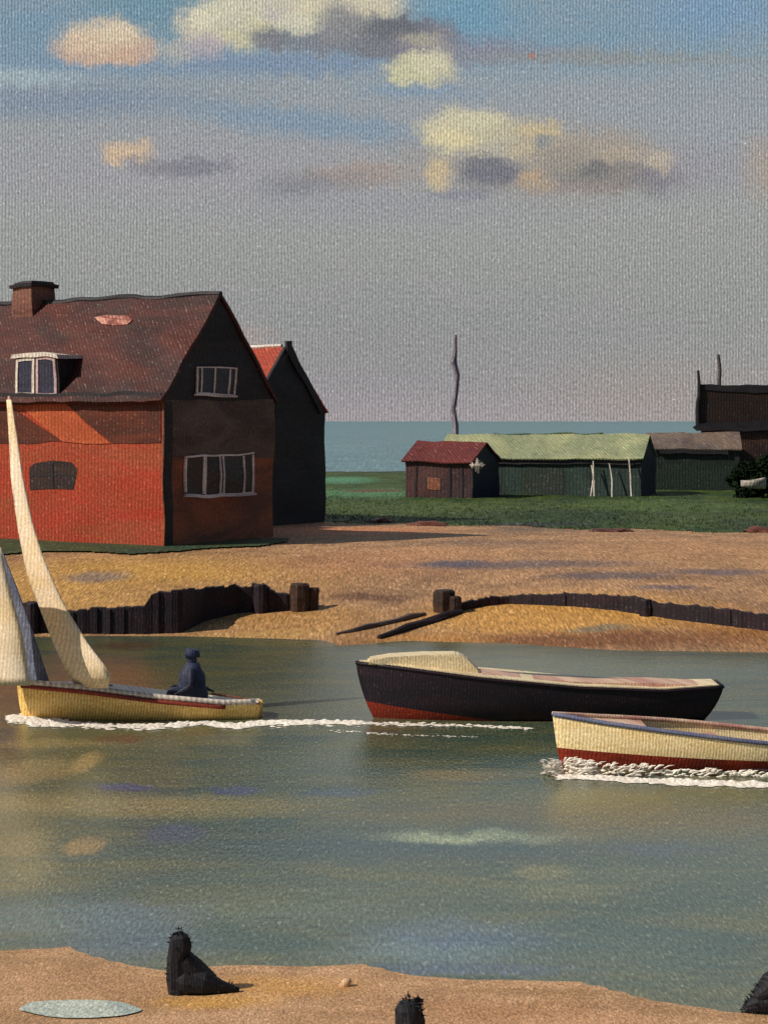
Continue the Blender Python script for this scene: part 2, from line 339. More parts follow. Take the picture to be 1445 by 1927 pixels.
sea_m = paint('sea_paint', C(92, 132, 140), C(68, 110, 122), ppm=9, flat=True, aspect=30, rough=.35, spec=.3, amp=(.7, 1.3), speck=.35, thread=5.8, bump=.2, var=(.6, 3), ripple=(.2, .5, .2))
bm = grid([-6000, -2000, -500, -120, 120, 500, 2000, 6000], [120, 160, 200, 260, 400, 700, 1500, 3000, 6500], lambda x, y: -.004)
tag(obj('sea', bm, sea_m), kind='structure')
bm = grid([-400, -62, 62, 400], [-60, 20, 60, 118], lambda x, y: -1.25)
tag(obj('creek_bed', bm, bank_m), kind='structure')

# grass
gr_front = sorted([(G(a, b, 1).x, G(a, b, 1).y) for a, b in [(400,980),(612,983),(690,988),(770,985),(850,990),(960,990),(1080,998),(1200,996),(1330,1004),(1445,1003),(2300,1010)]])
gs = [gstroke(*a) for a in [(680,930,120,8,C(74,120,78),.5,.9,0,1), (640,905,60,6,C(80,135,100),.5,.9,0,1), (860,962,120,12,C(78,92,40),.5,.8,0,1), (720,960,110,16,C(66,84,36),.5,.8,0,1),
      (1100,975,240,14,C(34,56,26),.5,.8,0,1), (1240,955,120,10,C(70,92,40),.5,.8,0,1), (1330,980,120,10,C(76,90,42),.5,.6,0,1), (700,925,60,2.5,C(96,56,36),.4,.8,0,1), (1400,985,60,8,C(34,54,28),.5,.7,0,1),
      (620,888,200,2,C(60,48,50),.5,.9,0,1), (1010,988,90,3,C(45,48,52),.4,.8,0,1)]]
grass_m = paint('grass_paint', C(64, 84, 26), C(32, 56, 20), ppm=38, flat=True, aspect=13, strokes=gs, warp=.6, rough=.8, amp=(.5, 1.5), speck=.5, thread=5.0, var=(.6, .9))
def gz(x, y): return land_z(x, y) + min(.03, (y - interp(gr_front, x)) * .03 - .02) + .06 * min(1, max(.1, (y - interp(gr_front, x)) * .4)) * (noise.noise(Vector((x * 2.1, y * .9, 5))) + .4)
bm = grid(lin(-60, 60, 260), lin(66, 145, 90), gz, clip=lambda x, y: y > interp(gr_front, x) + .8 * noise.noise(Vector((x * 1.7, 0, 0))))
tag(obj('grass_field', bm, grass_m, smooth=True), 'green rough grass behind the beach', 'grass', kind='stuff')
def tuft_field(name, spots, mat, h):
    bm = bmesh.new()
    for (x, y, z) in spots:
        for k in range(4):
            a = random.uniform(0, 6.28); hh = h * random.uniform(.5, 1.2); wd = hh * .22
            bx, by = x + random.uniform(-.15, .15), y + random.uniform(-.15, .15)
            dx, dy = math.cos(a) * wd, math.sin(a) * wd
            t = bm.verts.new((bx + dx * 1.5 + .1 * hh, by + dy, z + hh))
            bm.faces.new([bm.verts.new((bx - dx, by - dy, z - .03)), bm.verts.new((bx + dx, by + dy, z - .03)), t])
    return tag(obj(name, bm, mat), kind='stuff')
spots = []
for _ in range(5000):
    x = random.uniform(-6, 32); y = interp(gr_front, x) + abs(random.gauss(0, 1)) * 14
    if y < 142: spots.append((x, y, gz(x, y)))
tuft_field('grass_tufts', spots, grass_m, .09)
# verge of grass at the foot of the red house
def verge_clip(x, y):
    p = HX + F * x / y; py = HY + F * (EYE - land_z(x, y)) / y
    return -200 < p < 560 and y < 62 and py < 1046 - 6 * abs(math.sin(p * .013)) - max(0, p - 330) * .10 and x < -3.2
verge_m = paint('verge_paint', C(66, 78, 44), C(46, 66, 46), ppm=60, flat=True, aspect=8, rough=.8, thread=5.6, speck=.3)
bm = grid(lin(-16, -2, 110), lin(53, 66, 60), lambda x, y: land_z(x, y) + .05, clip=verge_clip)
tag(obj('grass_verge', bm, verge_m, smooth=True), kind='stuff')
# pool of water left on the near sand
bm = bmesh.new(); c = G(150, 1902, .09)
ring = []
for k in range(48):
    a = 2 * math.pi * k / 48; p = G(150 + 112 * math.cos(a) * (1 + .05 * math.sin(3 * a) + .03 * math.sin(7 * a + 1)), 1902 + 20 * math.sin(a) - 5 * math.cos(a), .1)
    ring.append(bm.verts.new((p.x, p.y, near_z(p.x, p.y) + .012)))
bm.faces.new(ring); bmesh.ops.triangulate(bm, faces=bm.faces)
tag(obj('beach_pool', bm, paint('pool_paint', C(196, 204, 190), C(160, 178, 172), ppm=215, flat=True, aspect=2.2, rough=.3, spec=.5, thread=6.2, bump=.15), smooth=True), kind='structure')

# ------------------------------------------------------------------ BUILDINGS
class Wall:                                   # a vertical wall plane: origin o, horizontal direction d, outward normal n
    def __init__(s, o, d):
        s.o = Vector((o[0], o[1], 0)); s.d = Vector((d[0], d[1], 0)).normalized()
        s.n = Vector((s.d.y, -s.d.x, 0))
        if s.n.dot(Vector((0, -1, 0)) + Vector((.2, 0, 0))) < 0: s.n = -s.n
    def st(s, px, py):
        r = Vector(((px - HX) / F, 1, (HY - py) / F)); e = Vector((0, 0, EYE))
        t = (s.o - e).dot(s.n) / r.dot(s.n); p = e + r * t
        return (p - s.o).dot(s.d), p.z
    def at(s, a, z, out=0): return s.o + s.d * a + Vector((0, 0, z)) + s.n * out
    def poly(s, bm, pix, out, depth):         # polygon seen at the given pixels, standing 'out' proud, 'depth' thick
        prism(bm, [s.at(*s.st(*p), out) for p in pix], -s.n * depth)
    def rect(s, bm, x0, y0, x1, y1, out, depth):
        a0, z0 = s.st(x0, y1); a1, z1 = s.st(x1, y0)
        z0 = (z0 + s.st(x1, y1)[1]) / 2; z1 = (z1 + s.st(x0, y0)[1]) / 2
        prism(bm, [s.at(a0, z0, out), s.at(a1, z0, out), s.at(a1, z1, out), s.at(a0, z1, out)], -s.n * depth)
def perp_left(ax, ay):
    d = Vector((ax, ay, 0)).normalized(); return Vector((-d.y, d.x, 0))
def roof_slab(bm, A, B, u, L, ze, zr, ov, gov, th):      # two slopes; A,B eave corners, u ridge direction
    g = (B - A); gw = g.length; g = g / gw; mid = (A + B) / 2
    for sgn, E in ((-1, A), (1, B)):
        slope = (zr - ze) / (gw / 2)
        e = E + g * sgn * ov; ez = ze - slope * ov
        p = [e - u * gov, e + u * (L + gov), mid + u * (L + gov), mid - u * gov]
        zz = [ez, ez, zr, zr]
        q = [Vector((a.x, a.y, z)) for a, z in zip(p, zz)]
        nn = (q[1] - q[0]).cross(q[3] - q[0]).normalized()
        if nn.z < 0: nn = -nn
        prism(bm, [v + nn * .02 for v in q], nn * th)
def body_prism(bm, A, B, u, L, z0, ze, zr=None):
    g = [(A, z0), (B, z0), (B, ze)] + ([((A + B) / 2, zr)] if zr else []) + [(A, ze)]
    prism(bm, [Vector((p.x, p.y, z)) for p, z in g], u * L)
V2 = lambda x, y: Vector((x, y, 0))

red_wall = paint('red_brick_paint', C(164, 52, 30), C(150, 68, 38), ppm=60, thread=5.6, strokes=[], amp=(.46, 1.55), speck=.5, var=(.25, .5))
roof_m = paint('tile_roof_paint', C(82, 36, 29), C(50, 27, 26), ppm=58, thread=5.6, speck=.75, var=(.5, 1.0), amp=(.45, 1.55))
tar_m = paint('tarred_board_paint', C(46, 42, 46), C(30, 30, 38), ppm=56, thread=5.6, speck=.28, amp=(.5, 1.5))
grey_tile = paint('grey_tile_paint', C(98, 82, 74), C(72, 54, 50), ppm=58, thread=5.6, speck=.45, amp=(.55, 1.5))
brown_brick = paint('brown_brick_paint', C(150, 84, 54), C(104, 62, 46), ppm=58, thread=5.6, speck=.32, amp=(.55, 1.5))
white_m = paint('white_wood_paint', C(222, 212, 198), C(190, 180, 172), ppm=58, thread=5.6, rough=.5)
dim_white = paint('weathered_frame_paint', C(228, 218, 214), C(180, 172, 174), ppm=58, thread=5.6)
glass_m = paint('window_glass_paint', C(58, 58, 78), C(36, 38, 52), ppm=58, thread=5.6, rough=.3, spec=.35, speck=.2)
dark_glass = paint('dark_window_paint', C(62, 46, 42), C(40, 34, 38), ppm=58, thread=5.6, rough=.4)
rust_m = paint('rust_roof_paint', C(188, 78, 52), C(150, 60, 44), ppm=50, thread=5.6)
brown_panel = paint('brown_panel_paint', C(98, 44, 26), C(72, 34, 22), ppm=60, thread=5.6, amp=(.6, 1.4))

WOB = .09; NOWOB = ('stem', 'foliage', 'mast', 'cloth', 'hull', 'thwart')
# --- the big red house
A, B = V2(-6.91, 58.3), V2(-3.85, 63.1)
u = perp_left(B.x - A.x, B.y - A.y); L = 11.5; ZE, ZR = 5.75, 8.95
h = empty('brick_house', (A.x, A.y, .9), 'large red brick house with brown tiled roof, chimney and white dormer', 'house')
FW = Wall(A, u); GW = Wall(A, B - A)
bm = bmesh.new(); body_prism(bm, A, B, u, L, .8, ZE, ZR - .12); obj('wall', bm, red_wall, h)
bm = bmesh.new(); roof_slab(bm, A, B, u, L, ZE, ZR, .22, .10, .12); rf = obj('roof', bm, roof_m, h)
bm = bmesh.new(); mid = (A + B) / 2
tube(bm, [Vector((mid.x, mid.y, ZR + .13)) + u * (t * L / 8 - .1) + Vector((0, 0, .03 * math.sin(t * 2.2))) for t in range(9)], .11, 8, .15); obj('ridge_tiles', bm, tar_m, rf)
bm = bmesh.new(); roofn = None
FWp = FW
# pale patch of new tiles on the front slope
g = (B - A).normalized(); sl_ = (ZR - ZE) / ((B - A).length / 2)
def on_roof(px, py, out=.16):                  # point on the front slope seen at a pixel
    n = Vector((-g.x * sl_, -g.y * sl_, 1)).normalized(); e = Vector((0, 0, EYE)); r = Vector(((px - HX) / F, 1, (HY - py) / F))
    o = Vector((A.x, A.y, ZE)) + n * out; return e + r * ((o - e).dot(n) / r.dot(n))
def roof_patch(pts, mat, name):
    bm = bmesh.new(); n = Vector((-g.x * sl_, -g.y * sl_, 1)).normalized()
    prism(bm, [on_roof(*p) for p in pts], n * .015); return obj(name, bm, mat, rf)
roof_patch([(178,597),(200,592),(240,596),(247,604),(238,613),(212,612),(190,608)], paint('new_tile_paint', C(196,140,124), C(120,58,48), ppm=58, thread=5.6, speck=1, var=(2, 5)), 'tile_patch')
# gable cladding
bm = bmesh.new(); gl = (B - A).length
zg = GW.st(310, 752)[1]
prism(bm, [GW.at(q_, z_, .03) for q_, z_ in ((-.03, zg), (gl + .03, zg), (gl + .03, ZE - .04), (gl / 2, ZR - .02), (-.03, ZE - .04))], -GW.n * .05); gt = obj('gable_boards', bm, tar_m, h)
bm = bmesh.new(); GW.poly(bm, [(306,752.5),(513,752.5),(513,862),(306,858)], .045, .06); obj('wall_panel', bm, grey_tile, h)
bm = bmesh.new(); GW.poly(bm, [(306,858.5),(513,862.5),(514,1040),(306,1040)], .035, .05); obj('gable_brickwork', bm, brown_brick, h)
bm = bmesh.new(); GW.poly(bm, [(307,757),(320,757),(322,1028),(309,1030)], .065, .03); obj('corner_board', bm, tar_m, h)
def window(wall, x0, y0, x1, y1, parent, fm, gm, bars, out=.06, fw=4, sill=True, glass_out=None):
    bm = bmesh.new()
    wall.rect(bm, x0, y0, x1, y0 + fw, out + .05, .06); wall.rect(bm, x0, y1 - fw, x1, y1, out + .055, .065)
    wall.rect(bm, x0, y0 + fw, x0 + fw, y1 - fw, out + .045, .055); wall.rect(bm, x1 - fw, y0 + fw, x1, y1 - fw, out + .045, .055)
    for b in bars: wall.rect(bm, b - fw * .45, y0 + fw, b + fw * .45, y1 - fw, out + .04, .05)
    wn = obj('window', bm, fm, parent)
    bm = bmesh.new(); wall.rect(bm, x0 + fw * .5, y0 + fw * .5, x1 - fw * .5, y1 - fw * .5, out + .012, .02); obj('pane', bm, gm, wn)
    if sill:
        bm = bmesh.new(); wall.rect(bm, x0 - 3, y1, x1 + 3, y1 + 3, out + .09, .1); obj('sill', bm, fm, wn)
    return wn
window(GW, 368, 692, 440, 742, h, dim_white, glass_m, [378, 402, 428], fw=2.6)
wl = window(GW, 344, 854, 474, 931, h, dim_white, dark_glass, [379, 382, 410, 416, 455], fw=3.2)
# dark infill with arched head on the front wall
bm = bmesh.new()
FW.poly(bm, [(56,878),(66,871),(100,869),(135,872),(145,882),(137,922),(58,920)], .012, .03); wn = obj('window', bm, dark_glass, h)
bm = bmesh.new(); FW.rect(bm, 98, 874, 101, 919, .03, .015); FW.rect(bm, 58, 894, 140, 896.5, .026, .01); obj('glazing_bar', bm, tar_m, wn)
# dark brown panels either side of the orange brick band
bm = bmesh.new(); FW.poly(bm, [(118,752),(303,752),(303,834),(208,834)], .025, .04); obj('wall_panel', bm, brown_panel, h)
bm = bmesh.new(); FW.poly(bm, [(-60,768),(22,766),(116,833),(-60,838)], .02, .03); obj('wall_panel', bm, brown_panel, h)
bm = bmesh.new(); FW.poly(bm, [(28,755),(116,752),(206,834),(118,834)], .03, .04); obj('brick_band', bm, paint('orange_brick_paint', C(182,88,48), C(162,72,38), ppm=60, thread=5.6), h)
# eaves board
bm = bmesh.new(); FW.rect(bm, -250, 740, 307, 751, .17, .17); obj('eaves_board', bm, tar_m, h)
# dormer
a0, _ = FW.st(30, 700); a1, _ = FW.st(114, 700); lo, hi = min(a0, a1), max(a0, a1)
zb, zt = FW.st(70, 748)[1], FW.st(70, 672)[1]
bm = bmesh.new()
back = 1.35
def fw(a, z, o): return FW.at(a, z, o)
prism(bm, [fw(lo, zb, .1), fw(hi, zb, .1), fw(hi, zt, .1), fw(lo, zt, .1)], -FW.n * back); dm = obj('dormer', bm, tar_m, h)
bm = bmesh.new(); prism(bm, [fw(lo - .12, zt, .2), fw(hi + .12, zt, .2), fw(hi + .05, zt + .13, .2), fw((lo + hi) / 2, zt + .17, .2), fw(lo - .05, zt + .13, .2)], -FW.n * (back + .15)); obj('dormer_roof', bm, white_m, dm)
bm = bmesh.new(); prism(bm, [fw(lo - .08, zb - .06, .16), fw(hi + .3, zb - .06, .16), fw(hi + .3, zb + .07, .16), fw(lo - .08, zb + .07, .16)], -FW.n * .12); obj('sill', bm, white_m, dm)
pinkf = paint('pink_grey_frame_paint', C(196,170,170), C(165,140,145), ppm=58, thread=5.6)
wd = (hi - lo)
for k in range(2):
    c0 = lo + wd * (.04 + .48 * k); c1 = c0 + wd * .44
    bm = bmesh.new(); z0, z1 = zb + .08, zt - .02; t = .085
    for (p, q, r_, s_) in ((c0, z0, c1, z0 + t), (c0, z1 - t, c1, z1), (c0, z0 + t, c0 + t * 1.2, z1 - t), (c1 - t * 1.2, z0 + t, c1, z1 - t)):
        prism(bm, [fw(p, q, .15), fw(r_, q, .15), fw(r_, s_, .15), fw(p, s_, .15)], -FW.n * .06)
    wn = obj('window', bm, white_m if k == 1 else pinkf, dm)
    bm = bmesh.new(); prism(bm, [fw(c0 + .05, z0 + .04, .12), fw(c1 - .05, z0 + .04, .12), fw(c1 - .05, z1 - .04, .12), fw(c0 + .05, z1 - .04, .12)], -FW.n * .03); obj('pane', bm, glass_m, wn)
# chimney
cc = on_roof(72, 566, 0); 
ax = mid + u * ((cc - mid).dot(u)); s = .62
bm = bmesh.new(); zb_ = ZR - .9; zt_ = EYE + (HY - 540) / F * ax.y
uu = Vector((1, .12, 0)).normalized(); vv = Vector((-.12, 1, 0)).normalized()
def cbox(bm, sx, sy, z0, z1, taper=1):
    pts0 = [ax + uu * sx * i + vv * sy * j for i, j in ((-1, -1), (1, -1), (1, 1), (-1, 1))]
    a = [bm.verts.new((p.x, p.y, z0)) for p in pts0]; b = [bm.verts.new((ax.x + (p.x - ax.x) * taper, ax.y + (p.y - ax.y) * taper, z1)) for p in pts0]
    bm.faces.new(a[::-1]); bm.faces.new(b)
    for k in range(4): bm.faces.new([a[k], a[(k + 1) % 4], b[(k + 1) % 4], b[k]])
uu = Vector((.82, -.57, 0)); vv = Vector((.57, .82, 0))
cbox(bm, .50, .56, zb_, zt_ - .05, .97); ch = obj('chimney', bm, paint('chimney_paint', C(128,86,72), C(92,56,48), ppm=58, thread=5.6, amp=(.55, 1.5)), rf)
bm = bmesh.new(); cbox(bm, .57, .63, zt_ - .05, zt_ + .08, 1.03); cbox(bm, .50, .56, zt_ + .081, zt_ + .17, .9); obj('cap', bm, tar_m, ch)

# --- tarred gabled house behind
B2 = V2(-2.3, 72.9); A2 = B2 - V2(.545, .839) * 5.1; u2 = perp_left(.545, .839)
h2 = empty('tarred_house', (A2.x, A2.y, .9), 'tall black tarred house with a small rust red roof behind the brick house', 'house')
bm = bmesh.new(); body_prism(bm, A2, B2, u2, 6, .8, 5.3, 7.62); obj('wall', bm, tar_m, h2)
bm = bmesh.new(); roof_slab(bm, A2, B2, u2, 6, 5.3, 7.73, .1, .04, .07); rf2 = obj('roof', bm, rust_m, h2)
m2 = (A2 + B2) / 2
bm = bmesh.new(); tube(bm, [Vector((m2.x, m2.y, 7.84)) + u2 * t for t in (.25, 1.5, 3, 4.5, 6)], .085, 6); obj('ridge_board', bm, white_m, rf2)
GW2 = Wall(A2, B2 - A2)
bm = bmesh.new(); GW2.poly(bm, [(534,652),(545,648),(607,775),(600,778),(540,668),(470,778),(463,775)], .09, .14); obj('bargeboard', bm, tar_m, h2)
bm = bmesh.new(); GW2.rect(bm, 534, 642, 544, 668, .16, .1); obj('finial', bm, tar_m, h2)

# --- sheds
def shed(name, label, A, ang, gw, L, ze, zr, wall_m, roof_mt, gable_m, ov=.2, group=None, cat='shed'):
    gd = V2(math.cos(ang), math.sin(ang)); B = A + gd * gw; u = perp_left(gd.x, gd.y)
    t = empty(name, (A.x, A.y, .95), label, cat, group)
    bm = bmesh.new(); body_prism(bm, A, B, u, L, .8, ze, zr - .06); obj('wall', bm, wall_m, t)
    bm = bmesh.new(); m = (A + B) / 2
    off = Wall(A, gd).n * .02
    prism(bm, [Vector((p.x, p.y, z)) + off for p, z in ((A, .85), (B, .85), (B, ze - .02), (m, zr - .07), (A, ze - .02))], -off * .8); obj('gable_end', bm, gable_m, t)
    bm = bmesh.new(); roof_slab(bm, A, B, u, L, ze, zr, ov, .12, .07); r = obj('roof', bm, roof_mt, t)
    return t, Wall(A, u), Wall(A, gd), r, u
navy = paint('navy_shadow_board_paint', C(36, 40, 58), C(28, 30, 44), ppm=37, thread=5.6, speck=.3)
sh_red, Wr, Wrg, rr, ur = shed('red_roof_shed', 'small dark shed with a dull red roof, nearest the black house', V2(4.41, 93.3), R(62), 3.2, 3.75, 2.92, 3.8,
    paint('dark_plum_board_paint', C(74, 44, 44), C(50, 34, 38), ppm=37, thread=5.6, speck=.25), paint('dull_red_roof_paint', C(106, 48, 46), C(80, 38, 38), ppm=37, thread=5.6), navy)
bm = bmesh.new(); Wr.rect(bm, 806, 898, 830, 920, .03, .04); obj('hatch', bm, paint('hatch_paint', C(140,84,60), C(90,56,46), ppm=37, thread=5.6), sh_red)
bm = bmesh.new(); Wr.rect(bm, 760, 866, 886, 872, .08, .08); obj('eaves_board', bm, tar_m, sh_red)
for x in (782, 846, 868):
    bm = bmesh.new(); Wr.rect(bm, x, 874, x + 2.5, 938, .04, .04); obj('batten', bm, tar_m, sh_red)
teal = paint('dark_teal_board_paint', C(48, 66, 60), C(38, 50, 50), ppm=36, thread=5.6, speck=.3, var=(1, .4))
gr_roof = paint('yellow_green_roof_paint', C(158, 162, 124), C(124, 134, 106), ppm=36, thread=5.6, amp=(.66, 1.34))
A4 = V2(13.29, 96)
sh_g, Wg, Wgg, rg, ug = shed('green_roof_shed', 'long dark shed with a pale yellow green roof beside the red-roofed one', A4, math.atan2(.957, .29), 4.6, 10.8, 3.03, 4.16, teal, gr_roof, navy, ov=.25)
bm = bmesh.new(); Wg.rect(bm, 925, 862, 1206, 873, .14, .14); obj('eaves_board', bm, tar_m, sh_g)
m4 = A4 + V2(.29, .957) * 2.3
bm = bmesh.new(); tube(bm, [Vector((m4.x, m4.y, 4.26 + .03 * math.sin(t * 3))) + ug * t for t in [i * .6 for i in range(4, 15)]], .05, 6, .3); obj('ridge_tiles', bm, paint('moss_ridge_paint', C(70,92,70), ppm=36, thread=5.6), rg)
bm = bmesh.new(); Wg.rect(bm, 985, 880, 1060, 936, .02, .03); obj('door', bm, paint('door_paint', C(50,60,50), C(44,50,50), ppm=36, thread=5.6), sh_g)
for (x0, y0, x1, y1) in ((1116, 876, 1124, 936), (1120, 868, 1117, 936), (1148, 872, 1157, 934), (1184, 862, 1194, 934)):
    p, q = Wg.at(*Wg.st(x0, y0), .35), Wg.at(*Wg.st(x1, y1), .75)
    bm = bmesh.new(); tube(bm, [p, (p + q) / 2 + Vector((.02, 0, 0)), q], [.03, .04, .035], 6, .1)
    o = obj('pole', bm, white_m); tag(o, {1116: 'thin white pole crossing another, leftmost against the long teal shed', 1120: 'thin white pole standing upright among the crossed pair on the teal shed',
        1148: 'thin grey white pole in the middle of those leaning on the teal shed', 1184: 'tallest thin white pole leaning near the shed gable end'}[x0], 'pole', 'white poles leaning on the long shed')
# cloth hanging on the red shed's gable
bm = bmesh.new()
for k in range(7):
    p = P(884 + 5 * k + random.uniform(-2, 2), 862 + 4 * abs(k - 3) , 93.0); q = P(898 + random.uniform(-3, 4), 890 - 3 * abs(k - 3), 92.9)
    tube(bm, [p, (p + q) / 2 + Vector((0, -.1, 0)), q], [.03, .1, .05], 6, .3)
tag(obj('cloth', bm, paint('pale_cloth_paint', C(170,160,150), C(120,112,108), ppm=37, thread=5.6)), 'crumpled pale cloth hanging at the corner of the red-roofed shed', 'cloth')
sh3, W3, W3g, r3, u3 = shed('grey_roof_shed', 'low dark shed with a grey brown roof between the green-roofed shed and big barn', V2(19.9, 104), math.atan2(1, .12), 4.5, 5.0, 3.38, 4.2, paint('dark_green_board_paint', C(36, 48, 42), C(28, 34, 34), ppm=36, thread=5.6, speck=.3),
    paint('grey_brown_roof_paint', C(116,100,90), C(88,78,76), ppm=34, thread=5.6), navy)
bm = bmesh.new(); W3.rect(bm, 1240, 845, 1370, 853, .2, .2); obj('eaves_board', bm, tar_m, sh3)
# barn on the right edge
barn = empty('dark_barn', (21, 100, 1), 'tall dark brown barn with a thin flue and corner post at the right edge', 'barn')
brn = paint('dark_brown_board_paint', C(52, 36, 31), C(36, 28, 28), ppm=35, thread=5.6, speck=.25); brn2 = paint('brown_board_paint', C(78,52,42), C(54,38,36), ppm=35, thread=5.6)
def slab(name, pts, Y, depth, mat, parent):
    bm = bmesh.new(); prism(bm, [P(a, b, Y) for a, b in pts], (.19 * depth, depth, 0)); return obj(name, bm, mat, parent)
slab('upper_wall', [(1311,800),(1311,732),(1660,748),(1660,800)], 108, 6, brn, barn)
slab('roof', [(1311,733),(1312,722),(1420,724),(1665,740),(1665,749)], 107.95, 6.1, tar_m, barn)
slab('lower_roof', [(1303,803),(1316,796),(1480,791),(1700,790),(1700,809),(1400,812),(1310,810)], 107.8, 6.4, tar_m, barn)
slab('lower_wall', [(1318,936),(1318,806),(1680,806),(1680,936)], 108.02, 6, brn2, barn)
bm = bmesh.new(); tube(bm, [P(1313,800,107.9), P(1314,740,107.9), P(1312,697,107.9)], [.12,.11,.08], 6, .1); obj('corner_post', bm, tar_m, barn)
bm = bmesh.new(); tube(bm, [P(1354,728,109), P(1355,700,109), P(1352,666,109)], [.12,.12,.10], 8, .08); fl = obj('flue_pipe', bm, paint('purple_grey_paint', C(92,84,92), C(70,66,76), ppm=34, thread=5.6), barn)
# distant mast
bm = bmesh.new(); mx = [(858,840),(857,800),(853,770),(857,740),(860,705),(853,680),(857,655),(856,630)]
tube(bm, [P(a, b, 112) for a, b in mx], [.17,.17,.16,.16,.16,.19,.12,.10], 8, .1)
tube(bm, [P(858,840,112), P(858,925,112)], [.17,.18], 8)
tag(obj('mast', bm, paint('mast_paint', C(150,140,152), C(118,110,124), ppm=32, thread=5.6)), 'tall thin crooked purple grey mast rising behind the green-roofed shed', 'mast')

# bush at right and smaller bush clumps
def bush(name, cx, cy, cz, rx, ry, rz, n, mat, stem_m, label, leaf=.11):
    t = empty(name, (cx, cy, .98), label, 'bush')
    bm = bmesh.new(); cl = [(Vector((random.gauss(0, .42), random.gauss(0, .42), random.gauss(0, .42))), random.uniform(.25, .5)) for _ in range(18)]
    for i in range(n):
        c, r = random.choice(cl); d = Vector((random.gauss(0, 1), random.gauss(0, 1), random.gauss(0, 1))).normalized() * r * random.uniform(.6, 1)
        p = c + d; p = Vector((cx + p.x * rx, cy + p.y * ry, max(1.02, cz + p.z * rz)))
        s = leaf * random.uniform(.6, 1.3); a = Vector((random.gauss(0, 1), random.gauss(0, 1), random.gauss(0, 1))).normalized(); b = a.orthogonal().normalized()
        bm.faces.new([bm.verts.new(p + a * s), bm.verts.new(p + b * s * .5), bm.verts.new(p - a * s), bm.verts.new(p - b * s * .5)])
    obj('foliage', bm, mat, t)
    bm = bmesh.new()
    for k in range(5):
        a = k * 1.3; tube(bm, [(cx + .1 * math.cos(a), cy + .1 * math.sin(a), .9), (cx + rx * .3 * math.cos(a), cy + ry * .3 * math.sin(a), cz), (cx + rx * .45 * math.cos(a), cy + ry * .45 * math.sin(a), cz + rz * .4)], [.07, .04, .015], 5)
    obj('stem', bm, stem_m, t)
    return t
leaf_m = paint('dark_leaf_paint', C(30, 44, 26), C(20, 30, 22), ppm=37, thread=5.6, speck=.1, spec=.05, rough=.9)
bush('bush', 18.7, 94.2, 2.15, 1.75, 1.1, 1.1, 12000, leaf_m, tar_m, 'dense dark green bush in front of the barn at the right edge')
bush('bush', 20.6, 95.5, 2.4, 1.5, 1.1, 1.4, 6000, leaf_m, tar_m, 'taller dark bush cut by the right edge, behind the tiny white boat')
# little pale boat lying on the grass
def hull_mesh(bm, stations, nz=7, flare=.0):      # stations: (x, ykeel, half_beam, z_keel, z_sheer, fullness)
    rings = []
    for (x, yc, hb, zk, zs_, fu) in stations:
        ring = []
        for k in range(-nz, nz + 1):
            t = abs(k) / nz; s = 1 if k >= 0 else -1
            ring.append(bm.verts.new((x + flare * t, yc + s * hb * math.sin(t * math.pi / 2) ** fu, zk + (zs_ - zk) * (t ** 1.8))))
        rings.append(ring)
    for i in range(len(rings) - 1):
        for k in range(2 * nz): bm.faces.new([rings[i][k], rings[i][k + 1], rings[i + 1][k + 1], rings[i + 1][k]])
    return rings
t = empty('rowing_boat', P(1418, 925, 91) , 'tiny white rowing boat lying on the grass by the dark bush', 'boat')
o0 = P(1418, 922, 91)
bm = bmesh.new(); st_ = []
for i in range(9):
    s = i / 8; st_.append((o0.x - .62 + 1.2 * s, o0.y, max(.02, .42 * math.sin(math.pi * min(1, s * .8 + .06))), o0.z + .05 + .12 * (1 - s) ** 3, o0.z + .42 + .22 * (s - .5) ** 2 + .14 * (s), .7))
hull_mesh(bm, st_); o = obj('hull', bm, paint('pale_boat_paint', C(190,182,170), C(130,124,118), ppm=37, thread=5.6, speck=.6), t, True)
md = o.modifiers.new('thick', 'SOLIDIFY'); md.thickness = .04
bm = bmesh.new(); prism(bm, [Vector((o0.x - .05, o0.y - .33, o0.z + .33)), Vector((o0.x + .12, o0.y - .33, o0.z + .33)), Vector((o0.x + .12, o0.y + .33, o0.z + .33)), Vector((o0.x - .05, o0.y + .33, o0.z + .33))], (0, 0, .03)); obj('thwart', bm, dim_white, t)

# rust brown clods along the grass edge
clod_m = paint('rust_clod_paint', C(98, 52, 38), C(66, 40, 36), ppm=45, thread=5.6)
for (px, py, wpx, hpx, lab) in ((714, 984, 52, 10, 'low rust brown turf clod at the grass edge nearest the black house'), (808, 990, 84, 13, 'long rust brown turf clod in front of the red-roofed shed'),
        (1150, 1001, 84, 9, 'low rust brown turf clod in front of the long teal shed'), (1430, 1002, 60, 12, 'rust brown turf clod at the grass edge by the right border')):
    c = G(px, py, .98); s = c.y / F; bm = bmesh.new()
    bmesh.ops.create_icosphere(bm, subdivisions=3, radius=1)
    for v in bm.verts:
        k = 1 + .45 * noise.noise(v.co * 2.3 + Vector((px, 0, 0)))
        v.co = Vector((c.x + v.co.x * k * wpx / 2 * s, c.y + v.co.y * k * .6, c.z + v.co.z * k * hpx * s * .8))
    tag(obj('turf_clod', bm, clod_m, smooth=True), lab, 'turf', 'rust brown clods along the grass edge')

WOB = 0
